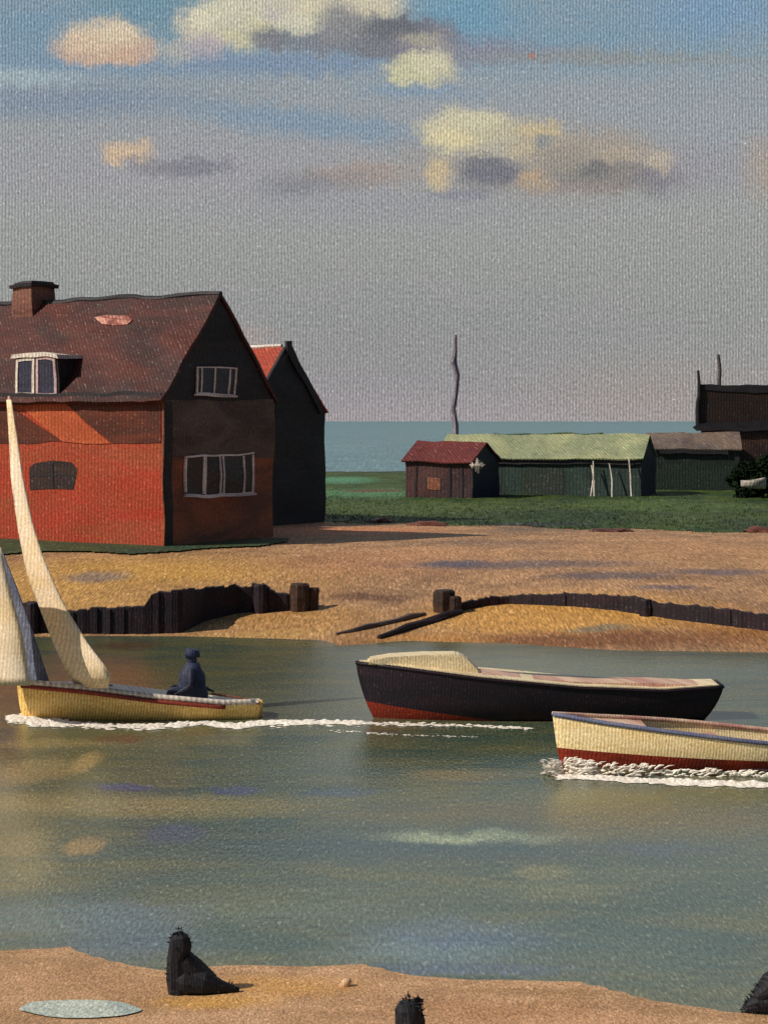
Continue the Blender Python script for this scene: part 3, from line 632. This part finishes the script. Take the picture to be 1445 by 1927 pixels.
# ------------------------------------------------------------------ TIMBER BREAKWATERS
wood = paint('wet_black_timber_paint', C(44, 28, 36), C(28, 22, 30), ppm=78, thread=5.6, speck=.3, rough=.7)
wood_b = paint('brown_timber_paint', C(70, 46, 32), C(42, 32, 28), ppm=78, thread=5.6, speck=.3, rough=.7)
def ground_at(px, py):                          # first place where the line of sight meets the beach
    y = 38.0
    while y < 80:
        z = EYE + (HY - py) / F * y; x = (px - HX) / F * y
        if z <= max(0, land_z(x, y)): return Vector((x, y, z))
        y += .03
    return G(px, py, .5)
def plank_run(name, base, top, mat, parent, thick=.30, step=11):   # base/top: pixel polylines; base lies on the sand
    bm = bmesh.new(); x = base[0][0]; x1 = base[-1][0]
    while x < x1:
        w_ = step * random.uniform(.7, 1.3); xe = min(x + w_, x1)
        def gp(xx): return ground_at(xx, interp(base, xx))
        a, b = gp(x), gp(xe)
        ta = EYE + (HY - interp(top, x) + random.uniform(-4, 3)) / F * a.y; tb = EYE + (HY - interp(top, xe) + random.uniform(-3, 2)) / F * b.y
        d = random.uniform(-.03, .02)
        prism(bm, [Vector((a.x, a.y + d, a.z - .3)), Vector((b.x + .02, b.y + d, b.z - .3)), Vector((b.x + .02, b.y + d, tb)), Vector((a.x, a.y + d, ta))], (0, thick, 0)); x = xe
    return obj(name, bm, mat, parent)
def post(px, pyb, pyt, wpx, mat, parent, name='post', lean=0):
    q = ground_at(px, pyb); z = q.z; q.y -= .06; r = wpx / 2 * q.y / F; zt = EYE + (HY - pyt) / F * q.y
    bm = bmesh.new(); tube(bm, [(q.x, q.y, z - .4), (q.x + lean * .4, q.y, z + (zt - z) * .5), (q.x + lean, q.y, zt - .04), (q.x + lean, q.y, zt)], [r, r * 1.05, r, r * .8], 9, .08)
    return obj(name, bm, mat, parent)
bwA = empty('breakwater', G(320, 1190), 'jagged black timber breakwater behind the sailing dinghy', 'breakwater')
plank_run('plank_wall', [(30,1188),(120,1193),(250,1194),(340,1192),(385,1169),(450,1154),(545,1150),(596,1143)],
          [(30,1136),(75,1134),(128,1150),(200,1144),(278,1140),(284,1118),(350,1110),(430,1104),(444,1100),(456,1108),(470,1101),(500,1101),(508,1112),(545,1120),(596,1128)], wood, bwA)
for (x, b, t_, w_) in ((62, 1191, 1134, 22), (490, 1152, 1100, 26)):
    post(x, b, t_, w_, wood, bwA)
post(564, 1148, 1098, 38, wood_b, bwA); post(586, 1146, 1106, 24, wood_b, bwA, lean=.05)
bwB = empty('breakwater', G(1080, 1150, .3), 'long low arched dark breakwater on the sand behind the black boat', 'breakwater')
plank_run('plank_wall', [(866,1150),(900,1143),(960,1137),(1080,1142),(1160,1150),(1250,1164),(1445,1188),(1640,1215)],
          [(866,1134),(900,1128),(960,1121),(1080,1118),(1200,1124),(1230,1134),(1330,1142),(1445,1158),(1640,1184)], wood, bwB, step=12)
post(836, 1150, 1110, 40, wood_b, bwB); post(856, 1152, 1122, 24, wood_b, bwB)
for (x, b, t_, w_) in ((1215, 1158, 1128, 24),): post(x, b, t_, w_, wood, bwB)
def beam(px0, py0, px1, py1, z0, z1, r, mat, lab):
    p = G(px0, py0, 0); z = .1
    bm = bmesh.new(); pts = []
    for k in range(7):
        s = k / 6; px = px0 + (px1 - px0) * s; py = py0 + (py1 - py0) * s; q = ground_at(px, py); zz = q.z + r * .5
        pts.append((q.x, q.y, zz + .02 * math.sin(k * 2)))
    tube(bm, pts, [r * .6, r, r * 1.05, r, r * .9, r * .8, r * .5], 8, .18)
    tag(obj('timber_beam', bm, mat), lab, 'timber')
beam(868, 1154, 712, 1203, .3, .1, .10, wood, 'dark plum timber beam sloping from the thick post down to the creek')
beam(800, 1158, 632, 1196, .3, .1, .07, paint('grey_timber_paint', C(110,92,82), C(84,74,74), ppm=78, thread=5.6), 'thin grey weathered timber beam, left of the plum one on the sand')

# ------------------------------------------------------------------ BOATS
YB = 30.6
def S_(px, y=YB): return (px - HX) / F * y
def Zp(py, y=YB): return EYE + (HY - py) / F * y
def boat_hull(x_of, sheer, keel, beam, bow_r, yc, n=28, nz=8):
    """x range in metres, functions of s (0 bow .. 1 stern)."""
    bm = bmesh.new(); rings = []
    for i in range(n + 1):
        s = i / n; hb = beam(s); ring = []
        for k in range(-nz, nz + 1):
            t = abs(k) / nz; sg = 1 if k >= 0 else -1
            z = keel(s) + (sheer(s) - keel(s)) * (t ** 1.5)
            ring.append(bm.verts.new((x_of(s, t), yc + sg * hb * math.sin(t * math.pi / 2) ** .75, z)))
        rings.append(ring)
    for i in range(n):
        for k in range(2 * nz): bm.faces.new([rings[i][k], rings[i][k + 1], rings[i + 1][k + 1], rings[i + 1][k]])
    bm.faces.new(rings[-1])
    bm.faces.new(rings[0][::-1])
    return bm, rings
# split lower part of a hull below a height function to its own object
def split_hull(bm, test, co=None, no=None):
    if co: bmesh.ops.bisect_plane(bm, geom=bm.verts[:] + bm.edges[:] + bm.faces[:], plane_co=co, plane_no=no)
    top = bm.copy(); low = bm
    for b, keep in ((top, False), (low, True)):
        dl = [f for f in b.faces if test(f.calc_center_median()) != keep]
        bmesh.ops.delete(b, geom=dl, context='FACES')
    return top, low

# --- dark motor launch
hull_dark = paint('plum_black_hull_paint', C(40, 26, 36), C(26, 22, 32), ppm=114, thread=5.6, speck=.22, rough=.5, spec=.3, amp=(.6, 1.4), var=(.4, 3))
red_anti = paint('red_bottom_paint', C(140, 44, 22), C(110, 38, 24), ppm=114, thread=5.6)
cream_m = paint('cream_deck_paint', C(232, 214, 174), C(212, 192, 154), ppm=114, thread=5.6, rough=.5)
pinkish = paint('pink_cream_paint', C(214, 184, 158), C(180, 130, 120), ppm=114, thread=5.6, var=(.8, 2))
x0, x1 = S_(668), S_(1368)
boat = empty('motor_launch', (0, YB + .6, 0), 'long plum black motor launch with cream cabin and red bottom', 'boat')
sheer_pts = [(0, 1244), (.12, 1254), (.33, 1274), (.6, 1292), (.83, 1298), (1, 1290)]
yc = YB + .62
bmf = lambda s: .60 * (1 - (1 - min(1, s / .45)) ** 2.2) * (1 if s < .6 else 1 - .45 * ((s - .6) / .4) ** 2) + .012
def sheer_z(s): 
    yy = yc - bmf(s); return EYE + (HY - interp(sheer_pts, s)) / F * yy
xo = lambda s, t: x0 + (x1 - x0) * s + (1 - t) ** 1.3 * (.50 * (1 - s) ** 6 - .62 * s ** 8)
bm, rings = boat_hull(xo, sheer_z, lambda s: -.22, bmf, 0, yc, n=36, nz=9)
top, low = split_hull(bm, lambda c: c.z < .30 - .125 * (c.x - x0) , (x0, 0, .30), (.125, 0, 1))
hull = obj('hull', top, hull_dark, boat, True); obj('bottom_paint', low, red_anti, hull, True)
def deck_strip(yc, x_of, sheer, beam, s0, s1, n, mat, parent, name, dz=-.01, inset=.96, thick=.03):
    bm = bmesh.new(); L_, R_ = [], []
    for i in range(n + 1):
        s = s0 + (s1 - s0) * i / n; b = beam(s) * inset
        L_.append(Vector((x_of(s, 1), yc - b, sheer(s) + dz))); R_.append(Vector((x_of(s, 1), yc + b, sheer(s) + dz)))
    for i in range(n):
        prism(bm, [L_[i], L_[i + 1], R_[i + 1], R_[i]], (0, 0, thick))
    return obj(name, bm, mat, parent)
deck_strip(yc, xo, sheer_z, bmf, .01, .985, 30, cream_m, boat, 'deck', dz=-.015)
# rubbing strake
bm = bmesh.new(); tube(bm, [(xo(s, 1), yc - bmf(s) - .012, sheer_z(s) - .03) for s in [i / 30 for i in range(31)]], .022, 6); obj('rubbing_strake', bm, hull_dark, boat, True)
# cabin and coaming
def cabin(pix, ys0, ys1, mat, parent, name):
    bm = bmesh.new(); y_ = yc - ys0; prism(bm, [P(a, b, y_) for a, b in pix], (0, ys0 + ys1, 0))
    bmesh.ops.bevel(bm, geom=bm.edges[:] , offset=.02 if name != 'cabin' else .07, segments=4, clamp_overlap=True, affect='EDGES'); return obj(name, bm, mat, parent)
cb = cabin([(690,1250),(692,1243),(730,1237),(800,1233),(860,1232),(878,1240),(896,1258),(915,1278),(880,1276),(760,1262)], .22, .30, cream_m, boat, 'cabin')
cm = cabin([(905,1278),(905,1268),(1000,1278),(1120,1285),(1230,1286),(1318,1290),(1318,1297),(1120,1298),(1000,1290)], .34, .36, pinkish, boat, 'coaming')
bm = bmesh.new(); prism(bm, [P(x, y, yc - .36) for x, y in ((1000,1281),(1115,1287),(1110,1292),(1004,1288))], (0, .01, 0)); obj('side_panel', bm, paint('magenta_panel_paint', C(130,72,84), C(110,60,70), ppm=114, thread=5.6), cm)
bm = bmesh.new(); prism(bm, [P(x, y, yc + .2) for x, y in ((910,1262),(1310,1284),(1310,1290),(910,1270))], (0, .02, 0)); obj('cockpit_side', bm, paint('blue_grey_paint', C(110,128,128), C(90,110,120), ppm=114, thread=5.6), cm)

# --- cream boat at right edge
YC = 26.3
boat2 = empty('cream_launch', (5.2, YC + .6, 0), 'cream boat with blue gunwale and red bottom, bow throwing spray, cut by right edge', 'boat')
cx0, cx1 = S_(1048, YC), S_(1048, YC) + 5.6
yc2 = YC + .66
bmf2 = lambda s: .66 * (1 - (1 - min(1, s / .5)) ** 2.0) * (1 if s < .7 else 1 - .3 * ((s - .7) / .3) ** 2) + .012
sp2 = [(0, 1346), (.12, 1362), (.25, 1376), (.45, 1395), (.6, 1407), (1, 1400)]
def sheer2(s):
    yy = yc2 - bmf2(s); return EYE + (HY - interp(sp2, s)) / F * yy
xo2 = lambda s, t: cx0 + (cx1 - cx0) * s + (1 - t) ** 1.2 * (.22 * (1 - s) ** 8)
bm, _ = boat_hull(xo2, sheer2, lambda s: -.28, bmf2, 0, yc2, n=40, nz=12)
top, low = split_hull(bm, lambda c: c.z < .25 - .03 * (c.x - cx0), (cx0, 0, .25), (.03, 0, 1))
cream_h = paint('cream_hull_paint', C(244, 222, 172), C(232, 204, 146), ppm=133, thread=5.6, rough=.5, var=(.5, 2), strokes=[])
hull2 = obj('hull', top, cream_h, boat2, True); obj('bottom_paint', low, red_anti, hull2, True)
blue_g = paint('blue_gunwale_paint', C(92, 98, 130), C(120, 122, 140), ppm=133, thread=5.6)
for sg in (-1, 1):
    bm = bmesh.new(); tube(bm, [(xo2(s, 1), yc2 + sg * (bmf2(s)), sheer2(s) + .015) for s in [i / 40 for i in range(41)]], [(.035)] * 41, 6); obj('gunwale', bm, blue_g if sg < 0 else pinkish, boat2, True)
deck_strip(yc2, xo2, lambda s: sheer2(s) - .10, bmf2, .03, .24, 8, pinkish, boat2, 'foredeck', dz=.06)
deck_strip(yc2, xo2, lambda s: sheer2(s) - .38, bmf2, .26, .97, 20, paint('boat_floor_paint', C(150,130,120), C(110,104,112), ppm=133, thread=5.6), boat2, 'floor', inset=.85)
for s in (.42, .62, .8):
    b = bmf2(s) * .93; x = xo2(s, 1); z = sheer2(s) - .14; bm = bmesh.new()
    prism(bm, [Vector((x - .1, yc2 - b, z)), Vector((x + .1, yc2 - b, z)), Vector((x + .1, yc2 + b, z)), Vector((x - .1, yc2 + b, z))], (0, 0, .03)); obj('thwart', bm, pinkish, boat2)

# --- sailing dinghy
YD = 30.8
dg = empty('sailing_dinghy', (-5.2, YD + .5, 0), 'yellow ochre sailing dinghy with tall pale sails and a red stripe', 'sailing boat')
yc3 = YD + .5
dx0, dx1 = S_(22, YD), S_(488, YD)
bmf3 = lambda s: .52 * (1 - (1 - min(1, (s + .02) / .5)) ** 2) * (1 if s < .55 else 1 - .5 * ((s - .55) / .45) ** 2)
sp3 = [(0, 1287), (.3, 1300), (.6, 1318), (.85, 1328), (1, 1326)]
def sheer3(s): yy = yc3 - bmf3(s); return EYE + (HY - interp(sp3, s)) / F * yy
xo3 = lambda s, t: dx0 + (dx1 - dx0) * s + (1 - t) ** 1.4 * (.14 * (1 - s) ** 6 - .08 * s ** 8)
ochre = paint('ochre_hull_paint', C(240, 204, 126), C(226, 182, 100), ppm=114, thread=5.6, rough=.5, var=(.5, 2))
bm, _ = boat_hull(xo3, sheer3, lambda s: -.12, bmf3, 0, yc3, n=30, nz=9); obj('hull', bm, ochre, dg, True)
deck_strip(yc3, xo3, sheer3, bmf3, .02, .99, 26, white_m, dg, 'deck', dz=-.01, inset=.9)
red_st = paint('red_stripe_paint', C(158, 66, 46), C(118, 44, 36), ppm=114, thread=5.6)
bm = bmesh.new(); tube(bm, [(xo3(s, 1), yc3 - bmf3(s) - .008, sheer3(s) - .03) for s in [.02 + .84 * i / 30 for i in range(31)]], [(.035, .035)] * 31, 6); obj('stripe', bm, red_st, dg, True)
bm = bmesh.new(); tube(bm, [(xo3(s, 1), yc3 - bmf3(s) * .93, sheer3(s) + .045) for s in [.03 + .95 * i / 30 for i in range(31)]], .05, 6); obj('gunwale', bm, white_m, dg, True)
# sails as cambered sheets with real thickness: left and right edges by row; the belly swells towards the sun side
def sail(left, right, Y, belly, mat, name, rows=26, cols=8, parent=dg, skew=-.75):
    bm = bmesh.new(); ys = [left[0][1] + (left[-1][1] - left[0][1]) * i / rows for i in range(rows + 1)]
    Li = sorted((b, a) for a, b in left); Ri = sorted((b, a) for a, b in right); g_ = []
    for y in ys:
        xl, xr = interp(Li, y), interp(Ri, y); row = []
        for j in range(cols + 1):
            t = j / cols; yy = Y + skew * t * (xr - xl) / 60 - belly * math.sin(math.pi * t) * (xr - xl) / 80
            row.append(bm.verts.new(P(xl + (xr - xl) * t, y, yy)))
        g_.append(row)
    for i in range(rows):
        for j in range(cols): bm.faces.new([g_[i][j], g_[i + 1][j], g_[i + 1][j + 1], g_[i][j + 1]])
    o = obj(name, bm, mat, parent, True); md = o.modifiers.new('thick', 'SOLIDIFY'); md.thickness = .018
    return o
sail_m = paint('sail_paint', C(246, 226, 200), C(240, 212, 168), ppm=114, thread=5.6, rough=.7, var=(.5, .5), amp=(.72, 1.28), strokes=[])
sail_shade = paint('shaded_sail_paint', C(112, 118, 138), C(88, 92, 116), ppm=114, thread=5.6, rough=.7)  # blue-grey shade of the jib, put into the sail colour
ms = sail([(14,752),(19,830),(22,900),(36,1000),(52,1080),(86,1170),(108,1225),(130,1272),(152,1294)],
     [(22,752),(34,830),(44,900),(62,985),(84,1055),(122,1140),(168,1215),(210,1268),(204,1294)], YD + .35, .25, sail_m, 'mainsail')
bm = bmesh.new(); tube(bm, [P(a, b, YD + .32) for a, b in ((17,745),(22,850),(28,930),(42,1010),(60,1085),(94,1175),(122,1240),(148,1296))], [.022,.028,.03,.033,.033,.034,.036,.036], 8); obj('mast', bm, paint('pink_spar_paint', C(222,184,170), C(190,150,138), ppm=114, thread=5.6), dg, True)
bm = bmesh.new(); tube(bm, [P(148,1289,YD + .3), P(212,1290,YD + .5)], .02, 6); obj('boom', bm, white_m, dg, True)
sail([(-80,1030),(-60,1120),(-40,1200),(-10,1290)], [(2,1030),(22,1120),(44,1200),(58,1292)], YD + .2, .3, sail_m, 'jib', rows=16)
sail([(0,1040),(18,1110),(42,1200),(56,1296)], [(6,1040),(34,1110),(66,1200),(96,1292)], YD + .9, .25, sail_shade, 'jib_shaded_part', rows=16)  # shaded part of the jib, made as its own blue sheet
# tiller, centre thwart, rudder
bm = bmesh.new(); tube(bm, [P(398,1306,yc3), P(440,1312,yc3), P(476,1318,yc3)], .018, 6); obj('tiller', bm, brown_brick, dg)
bm = bmesh.new(); prism(bm, [P(478,1318,yc3 - .02), P(494,1320,yc3 - .02), P(492,1380,yc3 - .02), P(480,1380,yc3 - .02)], (0, .04, 0)); obj('rudder', bm, ochre, dg)

# helmsman
navyc = paint('navy_coat_paint', C(50, 56, 82), C(32, 36, 56), ppm=114, thread=5.6, speck=.2, amp=(.6, 1.4))
hatm = paint('navy_hat_paint', C(44, 52, 82), C(36, 40, 62), ppm=114, thread=5.6, speck=.2)
pr = empty('person', P(360, 1316, YD + .5), 'seated person in a dark navy coat and cap steering the dinghy', 'person')
seat = P(362, 1314, YD + .45); sx, sy, sz = seat
Jn, E, Rd = [], [], []
def J(x, y, z, r): Jn.append((sx + x, sy + y, sz + z)); Rd.append(r); return len(Jn) - 1
pel = J(0, 0, .10, (.15, .13)); ab = J(-.01, 0, .26, (.14, .12)); chs = J(-.01, 0, .42, (.155, .125)); nb = J(0, 0, .52, (.09, .09)); nk = J(.01, 0, .575, (.075, .075)); hd = J(0, 0, .665, (.10, .11)); ht = J(0, 0, .745, (.09, .10))
for a, b in ((pel, ab), (ab, chs), (chs, nb), (nb, nk), (nk, hd), (hd, ht)): E.append((a, b))
nose = J(-.10, 0, .665, (.02, .02)); E.append((hd, nose))
hands = []
for sg in (-1, 1):
    sh_ = J(-.01, sg * .17, .47, (.065, .065)); el = J(.0 if sg < 0 else .06, sg * .26, .24, (.05, .05))
    wr = J(-.18, -.20, .13, (.03, .03)) if sg < 0 else J(.24, .12, .13, (.03, .03))
    E += [(chs, sh_), (sh_, el), (el, wr)]; dirx = -1 if sg < 0 else 1
    pm = J(Jn[wr][0] - sx + dirx * .06, Jn[wr][1] - sy, .115, (.032, .016)); E.append((wr, pm))
    hands.append((pm, dirx))
    for k in range(4):
        ln = (.035, .042, .04, .03)[k]
        k1 = J(Jn[pm][0] - sx + dirx * ln, Jn[pm][1] - sy + (k - 1.5) * .02, .105, (.0095, .0095)); k2 = J(Jn[pm][0] - sx + dirx * (ln + .012), Jn[pm][1] - sy + (k - 1.5) * .021, .075, (.008, .008))
        E += [(pm, k1), (k1, k2)]
    th = J(Jn[wr][0] - sx + dirx * .05, Jn[wr][1] - sy - .04, .12, (.010, .010)); th2 = J(Jn[wr][0] - sx + dirx * .085, Jn[wr][1] - sy - .045, .10, (.008, .008)); E += [(wr, th), (th, th2)]
    hp = J(0, sg * .09, .08, (.10, .10)); kn = J(-.36, sg * .12, .16, (.068, .068)); an = J(-.42, sg * .12, -.16, (.045, .045)); to = J(-.54, sg * .12, -.19, (.035, .035)); E += [(pel, hp), (hp, kn), (kn, an), (an, to)]
me = bpy.data.meshes.new('body'); me.from_pydata([Vector(v) - pr.location for v in Jn], E, []); me.update(); me.materials.append(navyc)
bo = bpy.data.objects.new('body', me); COL.objects.link(bo); bo.parent = pr
md = bo.modifiers.new('skin', 'SKIN'); md.use_smooth_shade = True
for i, r in enumerate(Rd): me.skin_vertices[0].data[i].radius = r
me.skin_vertices[0].data[0].use_root = True
s2 = bo.modifiers.new('sub', 'SUBSURF'); s2.levels = 1; s2.render_levels = 2
bm = bmesh.new(); hc = Vector((sx, sy, sz + .70))
tube(bm, [hc + Vector((0, 0, -.01)), hc + Vector((0, 0, .05)), hc + Vector((0, 0, .10)), hc + Vector((.005, 0, .125))], [(.125, .115), (.128, .118), (.12, .11), (.10, .09)], 16)
tube(bm, [hc + Vector((-.08, 0, .0)), hc + Vector((-.17, 0, -.015))], [(.08, .008), (.06, .006)], 10); obj('cap', bm, hatm, pr, True)
bm = bmesh.new(); tube(bm, [(sx, sy, sz - .02), (sx, sy, sz + .06), (sx - .01, sy, sz + .2), (sx - .01, sy, sz + .40), (sx + .01, sy, sz + .52), (sx + .02, sy, sz + .60)],
     [(.26, .22), (.26, .22), (.235, .19), (.225, .18), (.15, .13), (.105, .10)], 18, .04); obj('coat', bm, navyc, pr, True)

# ------------------------------------------------------------------ FOAM
foam_m = paint('foam_paint', C(245, 238, 226), C(225, 216, 204), ppm=114, thread=5.6, rough=.8, speck=.5, amp=(.85, 1.15), bump=0)
def foam(line, Y_off, n, size, lab, seed):
    random.seed(seed); bm = bmesh.new()
    for _ in range(n):
        s = random.random() * (len(line) - 1); i = int(s); f = s - i
        px = line[i][0] + (line[i + 1][0] - line[i][0]) * f; py = line[i][1] + (line[i + 1][1] - line[i][1]) * f; sp_ = line[i][2] + (line[i + 1][2] - line[i][2]) * f
        q = G(px, py + random.gauss(0, .3) * sp_, 0); r = size * random.uniform(.4, 1.2) * (.3 + sp_ / 14)
        a = random.uniform(-.4, .4); m = 7
        ring = [bm.verts.new((q.x + r * 2.2 * math.cos(2 * math.pi * k / m + a) * random.uniform(.6, 1.2), q.y + r * 2.0 * math.sin(2 * math.pi * k / m) * random.uniform(.6, 1.2), .006)) for k in range(m)]
        tp = bm.verts.new((q.x + random.uniform(-r, r) * .5, q.y, r * random.uniform(.3, .9)))
        for k in range(m): bm.faces.new([ring[k], ring[(k + 1) % m], tp])
    o = obj('foam', bm, foam_m); tag(o, lab, 'foam', kind='stuff'); return o
foam([(20,1354,10),(70,1358,14),(130,1362,9),(200,1368,6),(290,1368,9),(380,1362,5),(440,1368,9),(490,1362,8),(560,1360,9),(690,1362,7)], 0, 1100, .045, 'white bow and stern foam under the ochre dinghy', 3)
foam([(690,1362,5),(800,1364,5),(920,1368,4),(1000,1372,3)], 0, 260, .038, 'thin white line of wake along the black launch', 4)
foam([(620,1376,3),(760,1384,3),(900,1388,2)], 0, 90, .03, 'faint wake strokes in front of the black launch', 5)
foam([(1050,1462,6),(1120,1464,6),(1200,1470,6),(1300,1474,8),(1445,1478,7),(1700,1486,6)], 0, 900, .052, 'white foam along the waterline of the cream launch', 6)
# spray thrown from the bow of the cream launch: curved tapering streaks
random.seed(11); bm = bmesh.new()
for k in range(420):
    bow = random.random() < .55
    px = 1024 + 90 * random.random() ** .8 if bow else random.uniform(1100, 1460)
    base_y = 1452 - (px - 1024) * .15 if px < 1080 else 1448 + (px - 1080) * .055
    b = P(px, base_y + random.uniform(-14, 12) * (1 if bow else .8), YC - .05 - random.random() * .22)
    ln = random.uniform(.05, .16) if bow else random.uniform(.06, .18); up = random.uniform(-.03, .07) if bow else random.uniform(.0, .07); dx = (-1 if px < 1060 else 1) * random.uniform(.6, 1)
    r_ = random.uniform(.008, .02)
    tube(bm, [b, b + Vector((dx * ln * .5, -.02, up * .8)), b + Vector((dx * ln, -.04, up))], [r_ * .6, r_, r_ * .2], 5, .25)
tag(obj('spray', bm, foam_m), 'white spray thrown up by the bow of the cream launch', 'spray', kind='stuff')

# ------------------------------------------------------------------ BLACK STUMPS ON THE NEAR SAND
stump_m = paint('black_stump_paint', C(26, 27, 34), C(16, 18, 24), ppm=215, thread=5.6, speck=.3, amp=(.5, 1.5), rough=.7)
def stump(base_px, base_py, spine, rad, lab, seed):
    random.seed(seed); q = G(base_px, base_py, .08); z = near_z(q.x, q.y); s = q.y / F
    bm = bmesh.new()
    for pts, rr in zip(spine, rad):
        W = [Vector((q.x + (a - base_px) * s, q.y + dy, z + (base_py - b) * s)) for a, b, dy in pts]
        tube(bm, W, [r * s for r in rr], 12, .10)
        for _ in range(60):     # splinters and weed
            i = random.randrange(len(W) - 1); f = random.random() * .85; c = W[i].lerp(W[i + 1], f); r = (rr[i] + (rr[i + 1] - rr[i]) * f) * s
            d = Vector((random.gauss(0, 1), random.gauss(0, .6), random.gauss(.2, .8))).normalized()
            tube(bm, [c + d * r * .8, c + d * (r + random.uniform(.006, .03))], [.012, .002], 4)
    return tag(obj('tree_stump', bm, stump_m), lab, 'stump', 'black stumps on the near sand')
stump(365, 1862, [[(340,1870,0),(338,1835,0),(336,1800,0),(338,1772,0),(337,1757,0),(334,1748,0)], [(328,1842,-.02),(350,1838,-.03),(385,1842,-.03),(415,1851,-.02),(450,1858,0)], [(345,1800,0),(365,1820,0),(400,1842,0)]],
      [[24,25,22,21,18,7], [16,24,23,14,5], [20,22,14]], 'black jagged stump with a long root trailing right across the sand', 21)
stump(772, 1950, [[(772,1960,0),(771,1930,0),(769,1906,0),(768,1894,0)], [(782,1900,0),(790,1888,0)]], [[28,27,24,19], [8,4]], 'black stump top cut off by the bottom edge of the picture', 22)
stump(1430, 1888, [[(1400,1880,0),(1425,1872,0),(1460,1866,0),(1500,1868,0)], [(1425,1862,0),(1455,1838,0),(1480,1815,0)]], [[8,19,26,22], [16,26,22]], 'black stump at the water edge by the right border', 23)
# small shell on the sand
bm = bmesh.new(); bmesh.ops.create_icosphere(bm, subdivisions=2, radius=1); q = G(650, 1852, .07)
for v in bm.verts: v.co = Vector((q.x + v.co.x * .05 + v.co.z * .02, q.y + v.co.y * .04, near_z(q.x, q.y) + .02 + v.co.z * .055))
tag(obj('shell', bm, paint('shell_paint', C(204,172,134), C(184,150,112), ppm=215, thread=5.6), smooth=True), 'small pale shell lying on the near sand right of the rooted stump', 'shell')
